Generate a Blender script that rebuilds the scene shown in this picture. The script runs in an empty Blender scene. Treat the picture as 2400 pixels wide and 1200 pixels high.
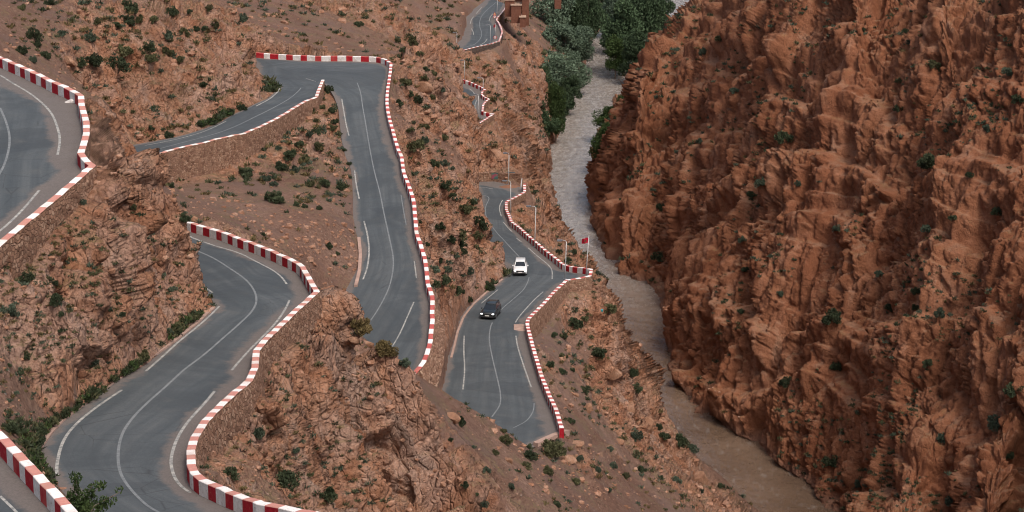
import bpy, bmesh, math, random
import numpy as np
from mathutils import Vector, Matrix
random.seed(7); rng = np.random.default_rng(11)
C = bpy.context.scene.collection
# ---------------------------------------------------------------- camera, sky, sun, exposure
CAM_H = 120.0; FPX = 4667.0; PITCH = math.radians(16.0)
cd = bpy.data.cameras.new('camera'); cam = bpy.data.objects.new('camera', cd); C.objects.link(cam)
cam.location = (0, 0, CAM_H); cam.rotation_euler = (math.pi/2 - PITCH, 0, 0)
cd.sensor_width = 36.0; cd.lens = 36.0*FPX/2400.0; cd.clip_start = 1.0; cd.clip_end = 5000
bpy.context.scene.camera = cam
SUN_EL, SUN_AZ = math.radians(58), math.radians(148)     # azimuth clockwise from +Y (the view direction)
w = bpy.data.worlds.new('World'); bpy.context.scene.world = w; w.use_nodes = True
nt_ = w.node_tree; bg = nt_.nodes['Background']
sky = nt_.nodes.new('ShaderNodeTexSky'); sky.sky_type = 'NISHITA'; sky.sun_disc = False
sky.sun_elevation = SUN_EL; sky.sun_rotation = SUN_AZ; sky.air_density = 1.0; sky.dust_density = 8.0; sky.ozone_density = 1.0
nt_.links.new(sky.outputs[0], bg.inputs['Color']); bg.inputs['Strength'].default_value = 0.15
sd = bpy.data.lights.new('sun', 'SUN'); sd.energy = 1.5; sd.angle = math.radians(12); sd.color = (1.0, 0.93, 0.84)
sun = bpy.data.objects.new('sun', sd); C.objects.link(sun)
sv = Vector((math.sin(SUN_AZ)*math.cos(SUN_EL), math.cos(SUN_AZ)*math.cos(SUN_EL), math.sin(SUN_EL)))
sun.rotation_euler = sv.to_track_quat('Z', 'Y').to_euler()
vs = bpy.context.scene.view_settings; vs.view_transform = 'Standard'; vs.look = 'None'; vs.exposure = 0.02; vs.gamma = 1.0
bpy.context.scene.cycles.pixel_filter_type = 'BLACKMAN_HARRIS'; bpy.context.scene.cycles.filter_width = 1.1

# ---------------------------------------------------------------- survey: sight lines from the camera to 3D
SP, CP = math.sin(PITCH), math.cos(PITCH)
def at(u, v, k):
    """point on the sight line (u,v): k>0 = distance along Y in m, k<0 = metres below the camera"""
    a = (u-1200.0)/FPX; b = (v-600.0)/FPX
    dy = CP - b*SP; dz = SP + b*CP
    s = k/dy if k > 0 else (-k)/dz
    return np.array([a*s, dy*s, CAM_H - dz*s])
def path(pts):
    """list of (u,v[,d]) -> Nx3; missing drops are interpolated along the line"""
    uv = np.array([p[:2] for p in pts], float)
    L = np.concatenate([[0], np.cumsum(np.hypot(*np.diff(uv, axis=0).T))])
    ki = [i for i, p in enumerate(pts) if len(p) > 2]
    d = np.interp(L, L[ki], [pts[i][2] for i in ki])
    return np.array([at(u, v, -dd) for (u, v), dd in zip(uv, d)])
def resample(P, step=None, n=None):
    L = np.concatenate([[0], np.cumsum(np.linalg.norm(np.diff(P, axis=0), axis=1))])
    if n is None: n = max(2, int(round(L[-1]/step))+1)
    s = np.linspace(0, L[-1], n)
    return np.stack([np.interp(s, L, P[:, i]) for i in range(3)], 1)
def smooth(P, it=2):
    P = P.copy()
    for _ in range(it): P[1:-1] = 0.25*P[:-2]+0.5*P[1:-1]+0.25*P[2:]
    return P

PH = 0.75   # parapet height
# each parapet: the road-side top edge of the coping (u, v, drop of that edge)
PARA = {
 'upper': [(-90,100,27.60),(0,137,27.80),(25,148),(49,158),(71,169),(98,181),(118,192),(147,204),(174,218),(182,225,27.90),(183,245),(190,270),(194,287),(194,313),(187,337),(180,360),(190,373),(207,387,28.20),(192,400),(163,425),(137,448),(112,468),(83,492),(60,510),(37,530),(17,547),(0,560,29.00),(-60,610,29.20)],
 'nearest': [(-60,970,30.70),(0,1033,30.50),(32,1068),(63,1101),(92,1133),(128,1170),(153,1200,30.10),(230,1285,29.80)],
 'middle': [(790,1218,33.40),(600,1181,34.40),(543,1160),(513,1147),(463,1124),(446,1110),(437,1090,35.80),(436,1055),(445,1025),(470,985),(500,955),(540,918),(575,890),(588,860),(592,820,40.00),(618,790),(655,755),(695,718),(735,683,42.40),(722,660),(700,622),(680,610),(650,597),(620,583),(600,575),(563,562),(520,545),(480,533),(427,519,43.80),(380,506,44.00),(330,495,44.20)],
 'terrace': [(300,382,50.0),(353,365,50.2),(380,355),(417,345),(467,335),(500,325),(533,318),(567,312),(600,298,51.0),(643,277),(677,257),(710,237),(737,227),(742,213),(750,193),(753,187,52.1)],
 'hairpin': [(600,124,52.6),(639,127,52.7),(677,129),(713,131),(747,132),(817,132),(858,133),(882,134,52.7),(900,139),(913,148,52.8),(911,167),(908,187),(905,207),(903,227),(903,243),(905,260),(910,283),(915,300,54.4),(922,327),(928,347),(937,367),(941,400),(945,413),(952,430),(958,447),(963,463),(966,477),(967,497,56.3),(969,517),(971,543),(975,557),(980,570),(985,587),(990,603),(993,620),(995,640),(997,663),(1003,680),(1008,697,58.2),(1008,710),(1007,733),(1008,750),(1005,773),(1003,797),(1001,807),(995,827),(987,847),(973,865,60.0),(955,885),(930,905,61.0)],
 'lower': [(1226,430,78.2),(1226,450,78.2),(1219,453),(1212,458),(1203,462),(1191,468),(1183,473,77.8),(1183,490),(1190,505),(1195,519),(1213,532),(1233,550,76.0),(1253,567),(1273,585),(1297,603),(1317,620),(1333,625),(1360,628),(1382,631,74.2),(1379,645,74.2),(1373,647),(1325,655,74.0),(1300,677),(1272,708),(1250,730),(1233,747),(1231,757,72.2),(1235,777),(1241,800),(1250,833),(1264,880),(1281,923),(1297,957),(1311,1003,68.2)],
 'valley': [(1000,142,88.3),(1043,131,88.6),(1087.5,116),(1125,107),(1149,102),(1167.5,96,89.6),(1171,87.5),(1175,75),(1172.5,65),(1167.5,54),(1162,47),(1164,41),(1172.5,31),(1182.5,19,91.2),(1186,4,91.5)],
 'bend': [(1054,182,83.3),(1070,184),(1087,188),(1103,193),(1115,199),(1127,204),(1135,211,84),(1128,213),(1127,222),(1135,228),(1143,232),(1135,238),(1130,245),(1128,261),(1137,264),(1153,267,84.2),(1140,276),(1122,287),(1105,292,83.8),(1085,300,83.6)],
}
# bottom line of each masonry wall under a parapet, in view order along the same parapet (from index, to index, base line)
WBASE = {
 'upper': [(207,387),(0,560), [(222,440),(197,452),(143,500),(73,560),(50,605),(43,633),(0,672),(-60,720)]],
}
P3 = {k: path(v) for k, v in PARA.items()}
foot = {k: p - np.array([0, 0, PH]) for k, p in P3.items()}
# inner road edges (u, v, drop)
INNER = {
 'upper': [(-200,150,28.50),(-160,250,28.60),(-150,350,28.80),(-180,480,29.20),(-260,600,29.80)],
 'nearest': [(-200,1060,31.40),(-140,1160,31.20),(-40,1280,30.90)],
 'middle': [(420,1340,34.00),(330,1290,34.40),(250,1230,35.10),(170,1170,35.80),(120,1100,36.40),(97,1050,37.00),(120,1015),(140,990),(180,965),(230,930),(275,893,39.00),(300,878),(340,858),(400,810),(450,765),(490,735),(512,716,42.20),(500,700),(470,680,43.20),(420,655),(360,640,44.40),(290,625,45.00)],
 'terrace': [(260,350,51.0),(333,337,51.2),(383,328),(433,317),(480,302),(517,287),(540,272),(567,260),(600,243,51.9),(627,232),(650,213),(650,203),(640,192),(620,186,53.0),(606,178,53.1),(602,160,53.3),(600,141,53.4)],
 'hairpin': [(753,192,53.0),(760,196,53.1),(770,203,53.2),(787,227),(797,253),(800,287,55.0),(805,327),(813,363),(827,400,56.4),(830,460),(830,500,57.6),(837,543),(846,567),(850,600,58.6),(843,630),(830,653),(800,710,60.0),(780,740,60.6),(755,790,61.4),(730,850,62.2)],
 'lower': [(1115,415,79.2),(1120,437,79.1),(1128,460),(1130,500,77.8),(1140,533),(1147,567),(1163,593,76.4),(1184,617),(1192,633),(1187,647),(1163,667,74.8),(1133,690),(1100,717,73.4),(1080,743),(1070,777),(1064,800,72.2),(1052,833),(1047,867),(1040,900,70.4),(1020,960,69.4),(1000,1030,68.6)],
 'valley': [(972,127,88.9),(1020,117,89.2),(1050,110),(1070,104,89.6),(1084,92),(1086,80,90.4),(1092,65),(1092,41,91.2),(1104,31),(1112,21,91.8),(1131,7),(1145,-6,92.4)],
 'bend': [(1028,192,84.2),(1038,200,84.4),(1062,218,84.7),(1070,240,84.8),(1072,262,84.8),(1066,292,84.6),(1058,303,84.5)],
}
I3 = {k: path(v) for k, v in INNER.items()}
def strip_pair(A, B, anchors, nseg=8):
    """pair two edge paths; anchors = matched vertex indices"""
    a, b = [], []
    for (i0, j0), (i1, j1) in zip(anchors[:-1], anchors[1:]):
        pa = A[i0:i1+1] if i1 > i0 else np.repeat(A[i0:i0+1], 2, 0)
        pb = B[j0:j1+1] if j1 > j0 else np.repeat(B[j0:j0+1], 2, 0)
        L = max(np.linalg.norm(np.diff(pa, axis=0), axis=1).sum(), np.linalg.norm(np.diff(pb, axis=0), axis=1).sum())
        n = max(3, int(L/1.2)+1)
        ra, rb = resample(pa, n=n), resample(pb, n=n)
        if a: ra, rb = ra[1:], rb[1:]
        a.append(ra); b.append(rb)
    return np.concatenate(a), np.concatenate(b)
def nearest_pairs(A, B, step=1.2):
    pass
def idx(name, table, u, v):
    return int(np.argmin([(p[0]-u)**2+(p[1]-v)**2 for p in table[name]]))
ANCH = {}
def anch(name, pairs):
    na, nb = len(PARA[name])-1, len(INNER[name])-1
    ANCH[name] = [(0, 0)] + [(idx(name, PARA, *a), idx(name, INNER, *b)) for a, b in pairs] + [(na, nb)]
anch('upper', [((182,225),(-160,250)), ((207,387),(-150,350)), ((60,510),(-180,480))])
anch('nearest', [((92,1133),(-140,1160))])
anch('middle', [((600,1181),(250,1230)), ((437,1090),(97,1050)), ((470,985),(180,965)), ((592,820),(400,810)), ((655,755),(490,735)), ((735,683),(512,716)), ((650,597),(500,700)), ((563,562),(420,655))])
anch('terrace', [((417,345),(433,317)), ((600,298),(600,243)), ((737,227),(650,213)), ((750,193),(650,203))])
ANCH['terrace'][-1] = (ANCH['terrace'][-1][0], len(INNER['terrace'])-5)
anch('lower', [((1183,473),(1130,500)), ((1195,519),(1147,567)), ((1297,603),(1184,617)), ((1382,631),(1192,633)), ((1325,655),(1187,647)), ((1233,747),(1100,717)), ((1241,800),(1070,777)), ((1281,923),(1040,900))])
anch('valley', [((1125,107),(1070,104)), ((1171,87.5),(1086,80)), ((1162,47),(1092,41)), ((1172.5,31),(1104,31))])
anch('bend', [((1115,199),(1062,218)), ((1130,245),(1070,240)), ((1128,261),(1072,262))])
STRIP = {}
for k in ANCH: STRIP[k] = strip_pair(foot[k], I3[k], ANCH[k])
# the hairpin: the crown of the bend fans round the end of the terrace parapet
i_a = idx('hairpin', PARA, 639, 127); i_e = len(PARA['hairpin'])-1
hp = foot['hairpin']; ia = idx('hairpin', PARA, 913, 148)
ha = [(0, 0), (idx('hairpin', PARA, 905, 207), 3), (idx('hairpin', PARA, 915, 300), idx('hairpin', INNER, 805, 327)), (idx('hairpin', PARA, 941, 400), idx('hairpin', INNER, 827, 400)), (idx('hairpin', PARA, 967, 497), idx('hairpin', INNER, 830, 500)), (idx('hairpin', PARA, 990, 603), idx('hairpin', INNER, 850, 600)), (idx('hairpin', PARA, 1008, 710), idx('hairpin', INNER, 800, 710)), (i_e, len(INNER['hairpin'])-1)]
I3['hairpin'][0] = foot['terrace'][idx('terrace', PARA, 753, 187)]
STRIP['hairpin'] = strip_pair(hp, I3['hairpin'], ha)
# left part of the crown, between the far parapet, the rock and the terrace road's end
e1 = foot['terrace'][idx('terrace', PARA, 753, 187)]
crownA = np.stack([hp[0], hp[0]*0.5+e1*0.5, e1]); crownB = I3['terrace'][-5:][::-1]
STRIP['crown'] = (resample(crownA, n=16), resample(crownB, n=16))
ROADS = {}
for k, (A, B) in STRIP.items():
    if k == 'lower':
        A = np.concatenate([A, [at(1285,1028,-68.9), at(1252,1048,-69.0), at(1225,1060,-69.0)]]); B = np.concatenate([B, [at(1000,1045,-68.4), at(1000,1060,-68.2), at(1000,1075,-68.0)]])
    ROADS[k] = (smooth(A, 1), smooth(B, 1))
if __name__ == '__main__' and False:
    pass
# ---------------------------------------------------------------- terrain height model on a (X/Y, ln Y) grid
T0, T1, L0, L1 = -0.345, 0.345, math.log(56.0), math.log(1050.0)
NT, NL = 961, 1281
def gi(P):
    P = np.asarray(P, float); Y = np.maximum(P[..., 1], 1)
    return (P[..., 0]/Y - T0)/(T1-T0)*(NT-1), (np.log(Y) - L0)/(L1-L0)*(NL-1)
csum = np.zeros((NT, NL)); cnt = np.zeros((NT, NL)); prio = np.full((NT, NL), -1)
def put(P, z, pr=0):
    i, j = gi(P); i = np.rint(i).astype(int); j = np.rint(j).astype(int)
    z = np.broadcast_to(np.asarray(z, float), i.shape)
    ok = (i >= 0) & (i < NT) & (j >= 0) & (j < NL); i, j, z = i[ok], j[ok], z[ok]
    up = prio[i, j] < pr; 
    csum[i[up], j[up]] = 0; cnt[i[up], j[up]] = 0; prio[i[up], j[up]] = pr
    k = prio[i, j] == pr
    np.add.at(csum, (i[k], j[k]), z[k]); np.add.at(cnt, (i[k], j[k]), 1)
def dens(P, step_cells=0.5):
    out = []
    for a, b in zip(P[:-1], P[1:]):
        ia, ja = gi(a); ib, jb = gi(b); n = int(max(abs(ia-ib), abs(ja-jb))/step_cells)+2
        t = np.linspace(0, 1, n)[:, None]; out.append(a*(1-t)+b*t)
    return np.concatenate(out)
def line(pts, pr=0, dz=0.0):
    P = dens(np.array([at(*p) for p in pts])); put(P, P[:, 2]+dz, pr)
def line3(P, pr=0, dz=0.0):
    P = dens(P); put(P, P[:, 2]+dz, pr)
def quadfill(A, B, pr, dz):
    for i in range(len(A)-1):
        q = [A[i], A[i+1], B[i], B[i+1]]
        g = [gi(x) for x in q]
        n = int(max(abs(g[0][0]-g[2][0]), abs(g[0][1]-g[2][1]), abs(g[1][0]-g[3][0]), abs(g[1][1]-g[3][1]))*1.6)+2
        m = int(max(abs(g[0][0]-g[1][0]), abs(g[0][1]-g[1][1]), abs(g[2][0]-g[3][0]), abs(g[2][1]-g[3][1]))*1.6)+2
        s = np.linspace(0, 1, n)[:, None, None]; t = np.linspace(0, 1, m)[None, :, None]
        P = (A[i]*(1-t)+A[i+1]*t)*(1-s) + (B[i]*(1-t)+B[i+1]*t)*s
        P = P.reshape(-1, 3); put(P, P[:, 2]+dz, pr)
def offset(P, d):
    """offset a path sideways in plan, d metres to the side away from the road"""
    T = np.gradient(P[:, :2], axis=0); T /= np.linalg.norm(T, axis=1)[:, None]+1e-9
    N = np.stack([T[:, 1], -T[:, 0]], 1)
    Q = P.copy(); Q[:, :2] += N*d; return Q
SIDE = {'upper': -1, 'nearest': -1, 'middle': 1, 'terrace': 1, 'hairpin': -1, 'lower': -1, 'valley': 1, 'bend': -1}
roadmask = None
for k, (A, B) in ROADS.items():
    quadfill(A, B, 5, -0.22)
# inner edges: small verge at road level
for k, P in I3.items():
    line3(P, 4, -0.1)
# outer foot of the parapets: ground just outside them
OUTDROP = {'upper': 1.6, 'nearest': 2.2, 'middle': 1.6, 'terrace': 3.0, 'hairpin': 1.2, 'lower': 1.5, 'valley': 3.5, 'bend': 1.6}
PW = 0.45
def res(k): 
    return resample(foot[k], 0.6)
for k in foot:
    R = res(k)
    # which side is outward: away from the inner edge
    c = ROADS[k][1]
    O = offset(R, 1.0); d1 = np.min(np.linalg.norm(O[:, None, :2]-c[None, :, :2], axis=2), axis=1).mean()
    O2 = offset(R, -1.0); d2 = np.min(np.linalg.norm(O2[:, None, :2]-c[None, :, :2], axis=2), axis=1).mean()
    SIDE[k] = 1 if d1 > d2 else -1
    line3(offset(R, SIDE[k]*-0.12), 5, -0.22)
def wallbase(k, base, i0, i1, out=1.0):
    """masonry wall: base pixels lie under the coping; the ground line takes the coping's distance"""
    P = foot[k][i0:i1+1]
    uv = np.array([p[:2] for p in PARA[k][i0:i1+1]], float); b = np.array(base, float)
    s1 = np.concatenate([[0], np.cumsum(np.hypot(*np.diff(uv, axis=0).T))]); s1 /= s1[-1]
    s2 = np.concatenate([[0], np.cumsum(np.hypot(*np.diff(b, axis=0).T))]); s2 /= s2[-1]
    Q = resample(P, 0.6); L = np.concatenate([[0], np.cumsum(np.linalg.norm(np.diff(P, axis=0), axis=1))]); L /= L[-1]
    sq = np.interp(np.linspace(0, 1, len(Q)), L, s1)
    u = np.interp(sq, s2, b[:, 0]); v = np.interp(sq, s2, b[:, 1])
    O = offset(Q, SIDE[k]*out)
    z = np.array([at(uu, vv, y)[2] for uu, vv, y in zip(u, v, O[:, 1])])
    O[:, 2] = z
    return O
WALL = {}; WOUT = {'hairpin': 1.25, 'middle': 0.55, 'lower': 0.5}
def W(k, pa, pb, base, out=0.5, nm='stone_wall'):
    out = 0.5
    i0, i1 = idx(k, PARA, *pa), idx(k, PARA, *pb)
    if i0 > i1: i0, i1 = i1, i0; base = base[::-1]
    O = wallbase(k, base, i0, i1, out); WALL.setdefault(k, []).append((i0, i1, O))
    line3(O, 3); O2 = offset(O, SIDE[k]*0.45); line3(O2, 3); O2 = offset(O, SIDE[k]*0.9); O2[:, 2] -= 0.2; line3(O2, 3)
W('upper', (207,387), (0,560), [(224,440),(200,455),(143,500),(100,530),(73,555),(50,605),(43,633),(0,672)])
W('middle', (735,683), (437,1090), [(745,735),(735,748),(690,800),(650,850),(622,905),(612,950),(592,1000),(570,1040),(550,1075),(500,1096),(462,1106)])
W('terrace', (353,365), (750,193), [(372,445),(433,422),(500,408),(550,393),(600,366),(650,338),(703,300),(747,255),(763,225)])
W('hairpin', (1008,710), (973,865), [(1012,722),(1034,770),(1036,820),(1036,860),(1024,905)], 0.8)
W('lower', (1380,645), (1325,655), [(1394,680),(1343,684),(1327,683)], 0.8)
W('lower', (1325,655), (1233,747), [(1327,683),(1312,722),(1290,762),(1270,790),(1252,800)], 0.8)
W('valley', (1043,131), (1167.5,96), [(1056,138),(1064,150),(1125,128),(1160,116),(1180,106)], 0.6)
W('valley', (1171,87.5), (1162,47), [(1185,103),(1188,92),(1186,70),(1180,55)], 0.6)
W('bend', (1153,267), (1105,292), [(1157,280),(1125,302),(1106,312)], 0.6)
# other parapets: ground drops a little outside
for k in foot:
    R = res(k); m = np.ones(len(R), bool)
    for (i0, i1, O) in WALL.get(k, []):
        for q in foot[k][i0:i1+1]: pass
        seg = resample(foot[k][i0:i1+1], 0.6)
        m &= np.min(np.linalg.norm(R[:, None]-seg[None], axis=2), axis=1) > 0.9
    O = offset(R, SIDE[k]*1.3)
    for i in range(len(R)-1):
        if m[i] and m[i+1]: line3(O[i:i+2], 2, -OUTDROP[k])

# free ground lines: (u, v, Y) or (u, v, -drop)
G = []
def g(*pts): G.append(pts)
# --- river: bed, shores (drop 120 = water level)
RIV_R = [(1990,1330),(1955,1250),(1927,1200),(1910,1163),(1883,1137),(1840,1110),(1800,1080),(1767,1050),(1730,1030),(1690,1003),(1667,983),(1630,975),(1607,953),(1600,920),(1580,900),(1567,867),(1562,820),(1563,793),(1550,753),(1537,727),(1528,700),(1521,677),(1487,664),(1453,657),(1427,633),(1400,587),(1387,540),(1383,500),(1385,455),(1392,400),(1400,340),(1412,300),(1425,262),(1438,240),(1462,200),(1500,150),(1545,100),(1600,40),(1640,0),(1680,-60)]
RIV_L = [(1880,1330),(1840,1260),(1800,1198),(1747,1157),(1717,1120),(1690,1100),(1643,1067),(1607,1043),(1567,1030),(1537,1007),(1535,933),(1535,900),(1520,867),(1500,833),(1472,793),(1462,747),(1452,700),(1433,677),(1413,660),(1393,647),(1368,623),(1350,593),(1327,567),(1290,543),(1287,527),(1300,503),(1300,483),(1283,433),(1287,418),(1310,400),(1300,367),(1287,350),(1317,333),(1323,293),(1327,253),(1347,230),(1370,213),(1380,187),(1387,133),(1397,97),(1440,60),(1500,20),(1540,-10),(1590,-60)]
rr = [at(u, v, -120.6) for u, v in RIV_R]; rl = [at(u, v, -120.6) for u, v in RIV_L]
line3(np.array(rr), 2, 0.5); line3(np.array(rl), 2, 0.5)
def match(P, Q, n=160):
    # match by distance Y
    P, Q = np.array(P), np.array(Q); ya = max(P[:, 1].min(), Q[:, 1].min()); yb = min(P[:, 1].max(), Q[:, 1].max())
    ys = np.exp(np.linspace(math.log(ya), math.log(yb), n))
    f = lambda R: np.stack([np.interp(ys, np.maximum.accumulate(R[:, 1]), R[:, 0]), ys, np.full(n, R[0, 2])], 1)
    return f(P), f(Q)
ra, rb = match(rr, rl); mid = (ra+rb)/2
for s in np.linspace(0.12, 0.88, 24):
    line3(ra*(1-s)+rb*s, 1, -1.4*math.sin(math.pi*s)**0.5)
# left bank banks standing over the water
g((1535,890,300),(1537,1000,298),(1545,1003,300))
g((1444,705,366),(1456,752,356),(1466,798,346))
g((1290,540,400),(1327,565,395),(1350,592,380),(1368,620,370))
# --- far-left hill behind the upper road
g((-200,40,190),(0,140,195),(100,190,200),(150,200,205),(240,225,205),(300,290,214))
g((-200,-60,215),(0,0,232),(150,60,232),(300,120,242),(420,180,247),(500,200,252))
g((150,-20,265),(300,0,270),(420,60,268),(520,130,270),(575,165,272),(597,145,276))
g((420,-30,320),(520,0,318),(590,60,300),(612,105,290),(606,140,288))
g((300,335,225),(335,322,229),(380,297,233),(433,275,236),(480,255,241),(530,228,248),(570,205,255),(592,180,263),(600,160,270))
# behind the far hairpin
g((560,60,340),(640,95,345),(760,110,345),(880,120,345),(960,130,330))
g((600,-30,420),(700,0,425),(800,0,430),(900,20,440),(1000,70,450),(1030,95,455))
g((800,-60,520),(1000,-30,560),(1090,-10,600),(1120,-20,640))
g((1040,60,480),(1060,95,482),(1075,70,500),(1085,30,545),(1105,0,590))
# slope right of the hairpin road, and its edge over the lower road
g((930,150,292),(980,140,305),(1005,136,330),(1016,165,332),(1034,205,322),(1054,250,314),(1072,292,306),(1098,350,300),(1120,400,293),(1130,440,286),(1133,500,276),(1136,545,268),(1160,590,258),(1178,618,252))
g((960,300,268),(1040,330,286),(1090,360,292))
g((1000,450,238),(1060,470,252),(1110,490,268))
g((1015,600,212),(1060,610,228),(1110,620,244),(1150,635,246),(1160,655,240))
g((1025,720,191),(1060,700,212),(1100,690,226),(1120,697,228))
g((1030,800,182),(1050,760,204),(1058,770,206))
# behind that edge: down to the bend and the lower road
g((1060,130,370),(1068,150,385),(1085,190,395)); g((1115,300,345),(1125,380,330),(1128,420,318))
# between bend/valley and the river: slope down to the trees
g((1150,134,520),(1200,120,540),(1240,100,575))
g((1060,165,445),(1110,160,455),(1160,165,465),(1200,190,470),(1240,230,478),(1270,280,470))
g((1160,250,430),(1190,290,425),(1230,330,425),(1265,370,428),(1280,400,435))
g((1110,330,372),(1150,335,372),(1190,345,365),(1240,385,372),(1270,430,400),(1280,470,415))
# hump behind the lay-by
g((1112,410,320),(1120,385,328),(1145,355,334),(1170,348,336),(1210,355,336),(1228,380,332),(1232,410,326))
g((1108,425,317),(1130,405,320.5),(1170,398,321),(1210,400,321),(1228,415,320))
g((1240,450,330),(1262,480,345),(1285,530,370))
g((1225,500,318),(1245,540,305),(1280,575,300),(1330,600,300),(1362,612,300))
# slope under the lower road
g((1392,690,258),(1420,690,285),(1440,720,300),(1448,760,300))
g((1300,790,232),(1350,760,248),(1400,770,262),(1450,800,285),(1470,880,282),(1515,915,282))
g((1310,860,214),(1370,880,226),(1430,900,240),(1500,940,262),(1532,960,270))
g((1340,1000,190),(1400,1000,205),(1450,1000,224),(1500,1035,242),(1560,1078,258),(1620,1112,264),(1700,1165,266),(1790,1240,254))
g((1330,1060,172),(1420,1090,188),(1500,1110,205),(1600,1150,220),(1700,1200,222),(1800,1300,215))
g((1080,1080,141),(1180,1110,149),(1280,1140,158),(1400,1180,167),(1500,1230,172),(1600,1300,175))
g((1080,1260,128),(1250,1270,138),(1420,1330,145))
# ridge in front
g((742,700,142),(775,715,148),(800,735,154),(830,768,156),(870,800,156),(905,826,158),(940,850,160),(980,873,162),(1022,897,163),(1050,918,163),(1100,950,165),(1150,985,168),(1200,1022,170),(1248,1056,170),(1300,1045,174),(1330,1030,178))
g((715,880,133),(760,890,136),(830,880,141),(900,900,144),(970,930,146),(1050,980,148))
g((700,912,129.5),(790,925,134.5),(860,950,138),(930,1010,139.5),(990,1080,139),(1040,1150,137),(1070,1230,134))
g((698,990,130.5),(750,1065,134.5),(820,1125,137),(890,1185,137.5),(940,1250,136.5))
g((640,1000,118),(690,1060,121),(740,1120,122),(790,1190,122),(830,1260,121))
g((500,1130,98),(560,1120,105),(620,1130,107),(680,1190,108),(700,1250,106))
g((560,1160,94),(620,1172,96),(700,1200,98))
# promontory under the upper road
g((185,215,149),(220,215,151),(250,240,150),(290,290,146),(318,332,147),(335,400,145),(362,450,144),(392,500,143),(414,540,142),(440,590,140.5),(448,640,138.5),(478,680,136.5),(490,700,135.5))
g((235,300,140),(270,380,134),(300,450,132),(330,520,131),(360,600,129),(400,660,128),(440,720,128))
g((232,440,121),(255,520,121),(285,620,120),(320,720,119),(350,800,117.5))
g((140,530,112),(180,620,111),(210,720,110),(240,820,109))
g((60,650,104.5),(100,740,103.5),(140,830,102.5),(170,920,101.5))
g((0,720,99),(20,800,98.5),(50,900,97.5),(80,980,96.8))
g((-80,760,93),(-60,900,92),(-20,980,92))
# behind the promontory
g((300,400,170),(360,450,172),(400,520,178),(430,540,184))
g((-150,300,165),(0,300,172),(150,330,175),(260,380,178))
# scree between terrace wall and middle loop
g((425,500,186),(520,520,186),(600,560,188),(660,585,186),(720,640,180),(760,700,180),(790,720,184))
g((760,235,266),(785,290,256),(805,360,240),(822,400,234),(826,440,226),(812,480,219),(780,500,211),(740,510,204),(690,540,198),(640,580,192))
g((842,590,200),(834,640,197),(808,690,189),(785,712,186))
g((740,690,168),(770,730,172),(790,760,172))
# --- right wall of the gorge
g((1620,-30,510),(1600,0,492),(1570,60,476),(1530,110,456),(1497,165,442),(1472,230,438),(1442,300,442),(1412,370,452),(1391,430,459))
g((1487,664,-119),(1483,560,407),(1478,450,416),(1465,330,430))
g((1521,677,-119),(1535,560,404),(1550,420,416),(1560,300,428),(1580,150,446),(1610,20,474))
g((1530,690,-119.5),(1562,630,376),(1560,560,380),(1590,500,382),(1628,430,384),(1650,300,398),(1690,150,412),(1720,0,430),(1730,-60,440))
g((1600,920,-119),(1606,800,342),(1620,650,356),(1640,500,370),(1660,380,382))
g((1700,1010,-119),(1705,850,322),(1712,700,334),(1722,500,350),(1740,300,372),(1760,120,390),(1775,-30,408))
g((1800,1080,-119),(1800,900,308),(1800,700,321),(1805,500,336),(1812,300,355),(1830,100,374),(1850,-40,392))
g((1960,1240,-119),(2000,1180,276),(2000,900,290),(2000,600,307),(2000,300,329),(2000,0,351),(2000,-80,362))
g((2190,1330,245),(2200,1200,252),(2200,900,267),(2200,600,284),(2200,300,305),(2200,0,328),(2200,-80,338))
g((2390,1330,228),(2400,1200,236),(2400,900,250),(2400,600,266),(2400,300,284),(2400,0,305),(2400,-80,315))
g((2600,1300,205),(2650,900,225),(2650,500,245),(2650,0,280))
# over the top
g((1730,-150,470),(1850,-160,430),(2000,-180,400),(2200,-180,375),(2400,-180,350),(2650,-180,325))
for pts in G:
    line(pts, 1)
for pts in ([(1428,105,-119.2),(1428,140,-119.2),(1440,172,-119.2),(1458,192,-119.3)],[(1450,100,-119),(1455,150,-119),(1478,190,-119.2)],[(1480,80,-119),(1492,140,-119),(1502,160,-119)],[(1520,70,-119),(1527,120,-119)],[(1435,228,-119.5),(1455,212,-119.4),(1478,203,-119.3)],[(1440,238,-119.5),(1464,226,-119.4),(1488,212,-119.3)],[(1440,104,-119.1),(1500,100,-119.1),(1530,96,-119.1)],[(1436,140,-119.1),(1470,138,-119.1),(1512,134,-119.1)],[(1450,172,-119.1),(1480,170,-119.1)]):
    line(pts, 3)
for i in range(NT): pass
def laplace(nt, nl, cz, cm, Z, it):
    for _ in range(it):
        P = np.pad(Z, 1, mode='edge')
        A = 0.25*(P[:-2, 1:-1]+P[2:, 1:-1]+P[1:-1, :-2]+P[1:-1, 2:])
        Z = np.where(cm, cz, A)
    return Z
cm = cnt > 0; cz = np.where(cm, csum/np.maximum(cnt, 1), 0)
Z = None
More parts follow.
